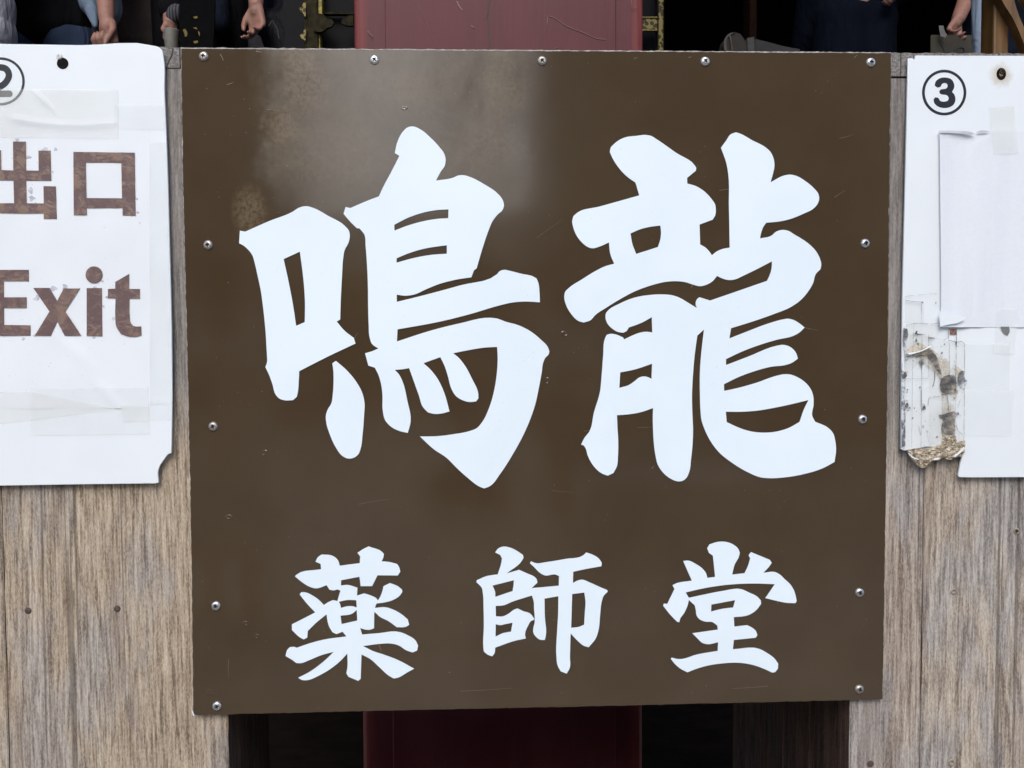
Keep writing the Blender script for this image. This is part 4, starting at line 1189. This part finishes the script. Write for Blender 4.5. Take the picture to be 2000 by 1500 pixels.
def cloth(name, col, rough=.9):
    n = NT(name)
    v = n.noise(1, 3, .6, n.map((9, 9, 5)), dist=.8)
    c = n.mix(n.rng(v, .3, .7), tuple(q * .8 for q in col), tuple(q * 1.15 for q in col))
    n.set(Base_Color=c, Roughness=rough, Specular_IOR_Level=.05)
    f = n.noise(1, 2, .5, n.map((22, 22, 6), rot=(0, R(24), 0)), dist=1.2)
    n.bump(n.ma('ADD', n.ma('ADD', v, n.ma('MULTIPLY', f, .8)), n.ma('MULTIPLY', n.noise(400, 2), .05)), .8, .016)
    return n.m


def person(label, x, Y, top, trousers, arms=(), hem=0.86, h=1.62, skirt=False, w=1.0, group='visitors standing in the hall', fz=None):
    """a standing figure; arms: list of dict(side, elbow, wrist, d, n, curl, thumb, sleeve) in world points"""
    s = h / 1.65
    base = Vector((x, Y, FZ if fz is None else fz))
    t = empty('person', base, label, 'person', group)
    B = lambda a, b, c: base + Vector((a, b, c)) * s
    hw, sw = .10 * w, .165 * w
    caps = [(B(-hw, 0, .92), .085, B(hw, 0, .92), .085), (B(-.07, 0, 1.0), .095, B(.07, 0, 1.0), .095), (B(-.08, 0, 1.2), .10, B(.08, 0, 1.2), .10), (B(0, 0, 1.0), .10, B(0, 0, 1.3), .11),
            (B(-sw, 0, 1.34), .06, B(sw, 0, 1.34), .06), (B(0, 0, 1.36), .055, B(0, -.01, 1.45), .05), (B(0, -.015, 1.56), .085, B(0, -.01, 1.50), .07), (B(0, -.03, 1.47), .04, B(0, -.045, 1.455), .035),
            (B(0, -.098, 1.525), .010, B(0, -.108, 1.505), .013), (B(-.084, 0, 1.53), .014, B(-.084, 0, 1.505), .010), (B(.084, 0, 1.53), .014, B(.084, 0, 1.505), .010)]
    for q in (-1, 1):
        caps += [(B(q * hw, 0, .88), .085, B(q * .095, 0, .48), .056), (B(q * .095, 0, .48), .053, B(q * .095, .01, .09), .038), (B(q * .095, .01, .06), .035, B(q * .105, -.13, .035), .03)]
    sl_all = []
    done = set()
    for a in arms:
        q = a['side']; done.add(q)
        sh = B(q * (sw + .02), 0, 1.33)
        caps += [(sh, .052, a['elbow'], .040), (a['elbow'], .040, a['wrist'], .026)]
        caps += hand_caps(a['wrist'], a['d'], a['n'], a['ts'], a.get('curl', (35, 40, 25)), a.get('sz', 1.0), a.get('thumb', 30))
        sl_all.append((sh, a['elbow'], a['wrist'], a.get('sleeve', .4)))
    for q in (-1, 1):
        if q in done: continue
        sh = B(q * (sw + .02), 0, 1.33); el = B(q * (sw + .03), .13, 1.09); wr = B(q * .05, .20, 1.02)
        caps += [(sh, .052, el, .040), (el, .040, wr, .026)] + hand_caps(wr, (-q, .1, -.1), (0, 1, 0), 1 if q < 0 else -1)
        sl_all.append((sh, el, wr, 1.2))
    blob('body', caps, .0046, M['skin'], t, 3)
    hz = hem
    sc_ = [(B(-hw * .9, 0, hz + .06), .115, B(hw * .9, 0, hz + .06), .115), (B(-hw * .8, 0, hz + .2), .115, B(hw * .8, 0, hz + .2), .115), (B(-.08, 0, 1.2), .118, B(.08, 0, 1.2), .118), (B(-sw, 0, 1.33), .078, B(sw, 0, 1.33), .078)]
    for q in (-1, -.4, .4, 1): sc_.append((B(q * hw * .85, 0, hz + .06), .112, B(q * .08, 0, 1.2), .11))
    for sh, el, wr, f in sl_all:
        if f <= 1: sc_.append((sh, .075, sh.lerp(el, f), .062))
        else: sc_ += [(sh, .075, el, .056), (el, .056, el.lerp(wr, f - 1.0), .046)]
    blob('top', sc_, .011, top, t, 5)
    if skirt:
        tc = [(B(-hw, 0, .9), .10, B(hw, 0, .9), .10)] + [(B(q * .06, 0, .85), .11, B(q * .13, 0, .35), .13) for q in (-1, 0, 1)]
    else:
        tc = [(B(-hw * .8, 0, .92), .10, B(hw * .8, 0, .92), .10)]
        for q in (-1, 1): tc += [(B(q * hw, 0, .86), .105, B(q * .1, 0, .48), .078), (B(q * .1, 0, .48), .078, B(q * .1, .01, .10), .066)]
    blob('trousers', tc, .012, trousers, t, 5)
    hc = [(B(0, .012, 1.585), .092, B(0, .03, 1.53), .085), (B(0, .04, 1.5), .06, B(0, .03, 1.44), .05)]
    blob('hair', hc, .010, M['hair'], t, 3)
    for q in (-1, 1): blob('shoe', [(B(q * .097, .03, .045), .044, B(q * .107, -.13, .03), .032)], .009, M['blk'], t, 2)
    for q in (-1, 1):
        eye = bmesh.new(); capsule_bm(eye, B(q * .032, -.088, 1.54), .011, B(q * .030, -.088, 1.54), .011, 10)
        link('eye', from_bm(eye, 'eye'), simple('eye', (.05, .04, .04), .2) if 'eye' not in bpy.data.materials else bpy.data.materials['eye'], t, smooth=True)
    return t


cz_ = lambda x_, y_, Y_: at(x_, y_, Y_)
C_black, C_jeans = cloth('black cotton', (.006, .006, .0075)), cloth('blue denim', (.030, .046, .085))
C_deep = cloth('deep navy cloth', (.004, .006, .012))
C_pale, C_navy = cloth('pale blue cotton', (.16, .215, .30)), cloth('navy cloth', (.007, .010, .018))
C_brown, C_white = cloth('brown grey cloth', (.030, .024, .024)), cloth('white cotton', (.30, .31, .36))
C_grey = cloth('grey trouser cloth', (.040, .038, .046))

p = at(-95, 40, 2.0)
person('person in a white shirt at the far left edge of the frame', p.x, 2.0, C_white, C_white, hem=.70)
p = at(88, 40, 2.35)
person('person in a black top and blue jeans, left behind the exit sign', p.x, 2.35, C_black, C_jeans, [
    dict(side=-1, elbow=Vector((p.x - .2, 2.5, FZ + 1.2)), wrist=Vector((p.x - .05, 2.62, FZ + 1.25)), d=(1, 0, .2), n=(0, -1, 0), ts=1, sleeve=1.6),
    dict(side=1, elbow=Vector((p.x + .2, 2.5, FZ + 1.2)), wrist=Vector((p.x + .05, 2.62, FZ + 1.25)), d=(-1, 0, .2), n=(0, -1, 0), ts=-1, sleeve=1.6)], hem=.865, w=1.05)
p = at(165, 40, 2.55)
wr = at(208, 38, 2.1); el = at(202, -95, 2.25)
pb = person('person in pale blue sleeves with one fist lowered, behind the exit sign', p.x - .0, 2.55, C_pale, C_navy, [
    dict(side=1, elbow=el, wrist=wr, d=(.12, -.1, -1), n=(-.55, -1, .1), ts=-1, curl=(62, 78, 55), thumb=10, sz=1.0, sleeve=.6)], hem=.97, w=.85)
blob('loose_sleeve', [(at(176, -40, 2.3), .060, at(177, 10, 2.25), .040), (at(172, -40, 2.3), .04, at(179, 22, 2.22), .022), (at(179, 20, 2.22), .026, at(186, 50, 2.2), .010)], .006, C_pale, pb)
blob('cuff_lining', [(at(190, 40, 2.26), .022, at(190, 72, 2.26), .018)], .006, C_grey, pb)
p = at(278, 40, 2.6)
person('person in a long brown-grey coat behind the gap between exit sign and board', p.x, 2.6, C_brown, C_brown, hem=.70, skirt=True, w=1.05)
p = at(392, 40, 2.5)
wr = at(333, 42, 2.2)
pc = person('person in black with a striped cuff holding a pale cup', p.x, 2.5, C_black, C_black, [
    dict(side=-1, elbow=at(338, -70, 2.35), wrist=wr, d=(.05, -.1, -1), n=(.6, -.8, 0), ts=1, curl=(30, 40, 20), sz=.72, sleeve=1.82)], hem=.72, w=.8)
n = NT('striped cuff')
st_ = n.rng(n.ma('ABSOLUTE', n.ma('SUBTRACT', n.ma('FRACT', n.ma('MULTIPLY', n.xyz()[0], 95)), .5)), .3, .2)
n.set(Base_Color=n.mix(st_, (.012, .012, .018), (.06, .065, .075)), Roughness=.9)
blob('cuff', [(at(345, 26, 2.2), .034, at(338, 35, 2.2), .030)], .008, n.m, pc)
cup = empty('paper_cup', at(335, 92, 2.16), 'pale grey-green cup held by the person with the striped cuff', 'cup')
M['cup'] = simple('pale cup', (.14, .14, .12), .6)
bm = bmesh.new()
c = at(335, 78, 2.15)
prof = [(.0, -.045), (.018, -.045), (.022, -.03), (.0265, .030), (.0265, .034), (.023, .034), (.020, -.035), (0, -.036)]
rows = []
for rr, z in prof:
    rows.append([bm.verts.new(c + Vector((rr * math.cos(2 * math.pi * i / 24), rr * math.sin(2 * math.pi * i / 24), z))) for i in range(24)] if rr else [bm.verts.new(c + Vector((0, 0, z)))])
for k in range(len(rows) - 1):
    A, B_ = rows[k], rows[k + 1]
    for i in range(24):
        j = (i + 1) % 24
        if len(A) == 1: bm.faces.new((A[0], B_[j], B_[i]))
        elif len(B_) == 1: bm.faces.new((A[i], A[j], B_[0]))
        else: bm.faces.new((A[i], A[j], B_[j], B_[i]))
link('cup_wall', from_bm(bm, 'cup_wall'), M['cup'], cup, smooth=True)

p = at(482, 40, 2.6)
person('person in a navy jacket and grey trousers, one hand lowered above a black bag', p.x, 2.6, C_navy, C_grey, [
    dict(side=1, elbow=at(500, -110, 2.35), wrist=at(500, 8, 2.2), d=(.06, -.05, -1), n=(-.5, -.9, 0), ts=1, curl=(26, 34, 22), thumb=20, sz=.92, sleeve=.95),
    dict(side=-1, elbow=at(418, -80, 2.5), wrist=at(424, 26, 2.35), d=(.03, -.1, -1), n=(.9, -.5, 0), ts=1, curl=(50, 60, 30), sz=.62, sleeve=2.2)], hem=1.06, w=.9)
bag = empty('black_bag', at(545, 140, 2.25), 'black bag hanging at the side of the person in the navy jacket', 'bag')
blob('bag_body', [(at(515, 45, 2.3), .05, at(575, 45, 2.3), .05), (at(540, 70, 2.3), .06, at(580, 140, 2.3), .07), (at(560, 10, 2.32), .05, at(570, 60, 2.3), .06), (at(520, 62, 2.3), .025, at(560, 66, 2.3), .05)], .008, cloth('black nylon', (.007, .008, .011), .5), bag)
sb = empty('strap', (0, 0, 0), None, None); bpy.data.objects.remove(sb)
link('strap', plate([loop(stroke([(525, 50), (532, 40), (540, 55), (545, 75)], 2.2), 2.2, False)], 2.2, 2.206), simple('strap webbing', (.018, .018, .02), .8), bag)

# patterned cloth with yellow flecks beside the cup
pf = empty('patterned_cloth', at(378, 150, 2.42), 'black cloth with small yellow figures beside the pale cup', 'cloth')
YF = 2.12
cl = simple('black figured cloth', (.004, .004, .0045), .9, spec=.03)
pplate('cloth_panel', '352,-40 420,-40 418,60 412,140 356,140 350,60', YF, .01, cl, pf)
fl = [loop(smooth_loop(px(s), 3, 60), YF - .002, False) for s in ('357,58 361,56 366,63 365,71 361,72 360,66', '376,54 383,53 386,57 381,56', '377,33 385,31 386,35 380,36', '387,60 390,64 390,71 388,68', '377,80 386,79 387,83 380,85')]
tag(link('yellow_figures', plate(fl, YF - .002, YF - .0005), simple('yellow print', (.13, .095, .015), .8, 0, .5, 300), pf), kind='stuff')

# right: hand with paper slip over a card, pale hanging towel, dark figure
p = at(1960, 10, 2.9)
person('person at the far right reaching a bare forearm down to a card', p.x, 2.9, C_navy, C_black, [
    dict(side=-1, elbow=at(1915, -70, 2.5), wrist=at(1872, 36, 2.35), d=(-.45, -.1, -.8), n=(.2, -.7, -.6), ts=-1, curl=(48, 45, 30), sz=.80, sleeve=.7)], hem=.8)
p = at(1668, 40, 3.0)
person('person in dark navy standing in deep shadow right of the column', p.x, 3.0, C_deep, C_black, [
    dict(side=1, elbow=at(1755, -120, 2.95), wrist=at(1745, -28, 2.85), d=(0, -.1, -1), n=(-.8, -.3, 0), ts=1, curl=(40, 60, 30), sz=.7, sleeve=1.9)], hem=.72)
card = empty('card', at(1860, 100, 2.3), 'dull beige card with black brush marks under the reaching hand', 'card')
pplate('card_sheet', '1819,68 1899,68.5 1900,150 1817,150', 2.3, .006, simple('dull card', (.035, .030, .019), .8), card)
for s in ([(1839, 87), (1842, 92), (1846, 100), (1848, 108)], [(1866, 98), (1872, 93), (1880, 92), (1885, 95), (1884, 104)]):
    link('brush_mark', plate([loop(stroke(s, (1.6, 3.4)), 2.298, False)], 2.297, 2.2995), M['black'], card)
pplate_o = empty('paper_slip', at(1840, 72, 2.28), 'small white paper slip pinched by the hand over the card', 'paper slip')
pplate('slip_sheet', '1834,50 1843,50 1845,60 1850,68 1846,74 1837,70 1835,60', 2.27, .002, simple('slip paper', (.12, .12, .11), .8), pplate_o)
tw = empty('hanging_towel', at(1908, 140, 2.1), 'pale blue towel hanging beside the ochre timber stand', 'towel')
blob('towel_cloth', [(at(1905, -60, 2.1), .018, at(1908, 140, 2.1), .014), (at(1913, -60, 2.09), .020, at(1911, 140, 2.09), .015), (at(1919, -60, 2.1), .012, at(1917, 140, 2.1), .012)], .005, cloth('pale towel', (.19, .24, .32)), tw)

# ------------------------------------------------------------------ unseen things behind the viewer, added and shaped for the board's soft reflections
M['fac'] = simple('weathered gate timber', (0.30, 0.25, 0.21), .7, 0, .3, 3)
M['tile'] = simple('grey roof tile', (0.20, 0.205, 0.21), .6, 0, .3, 8)


def reflection_house(x0, x1, y, h, label):  # unseen building, sized to shape the sky mirrored in the board
    t = empty('reflection_building', ((x0 + x1) / 2, y, 0), label, 'building', 'unseen buildings shaped for the board reflections')
    box('wall', x0, x1, y - 4, y, 0.001, h, M['fac'], t)
    bm = bmesh.new()
    v = [bm.verts.new(q) for q in ((x0 - .5, y + .6, h - .1), (x1 + .5, y + .6, h - .1), (x1 + .5, y - 4.6, h - .1), (x0 - .5, y - 4.6, h - .1), (x0 - .2, y - 2, h + 1.4), (x1 + .2, y - 2, h + 1.4))]
    for f in ((0, 1, 5, 4), (2, 3, 4, 5), (0, 4, 3), (1, 2, 5), (0, 3, 2, 1)): bm.faces.new([v[i] for i in f])
    link('roof', from_bm(bm, 'roof'), M['tile'], t)


reflection_house(-13, -3.1, -11, 5.4, 'unseen timber building with tiled roof at left, shaped for the board reflections')
reflection_house(0.9, 12, -10.5, 7.6, 'unseen tall timber building with tiled roof at right, shaped for the board reflections')
reflection_house(-4.2, 1.4, -17, 2.9, 'unseen low timber building with tiled roof at centre, shaped for the board reflections')

refl_post = empty('added_lantern', (-0.05, -6, 0), 'unseen slim stone lantern added opposite the board to darken a band of its reflection', 'lantern')  # added out of view, gives the board a dark reflected band
M['stone'] = simple('lantern stone', (.16, .155, .145), .8, 0, .3, 20, .2)
box('base', -.35, .25, -6.3, -5.7, .001, .25, M['stone'], refl_post, .02)
box('shaft', -.14, .04, -6.09, -5.91, .251, 3.2, M['stone'], refl_post, .02)
box('cap', -.40, .30, -6.35, -5.65, 3.201, 3.4, M['stone'], refl_post, .05)

C_lin = cloth('pale linen', (.66, .66, .63))  # for added unseen figures that make pale reflected patches
person('unseen figure in a long pale linen dress, added to lighten the board reflection', -1.13, -3.0, C_lin, C_lin, hem=.70, skirt=True, w=1.1, group='unseen figures added for the board reflections', fz=0.001)
person('unseen figure in a pale shirt and dark trousers, added to lighten the board reflection', 0.66, -5.0, C_lin, C_grey, hem=.82, group='unseen figures added for the board reflections', fz=0.001)

pl = empty('added_plinth', (1.2, -4.2, 0), 'unseen pale low stone plinth added opposite the board to lighten its reflection', 'plinth')  # added out of view, lightens the lower board by reflection
box('block', .62, 1.85, -4.5, -4.0, .001, .34, simple('pale granite', (.62, .59, .55), .7, 0, .2, 30), pl, .01)
box('cap', .58, 1.89, -4.54, -3.96, .341, .43, bpy.data.materials['pale granite'], pl, .01)
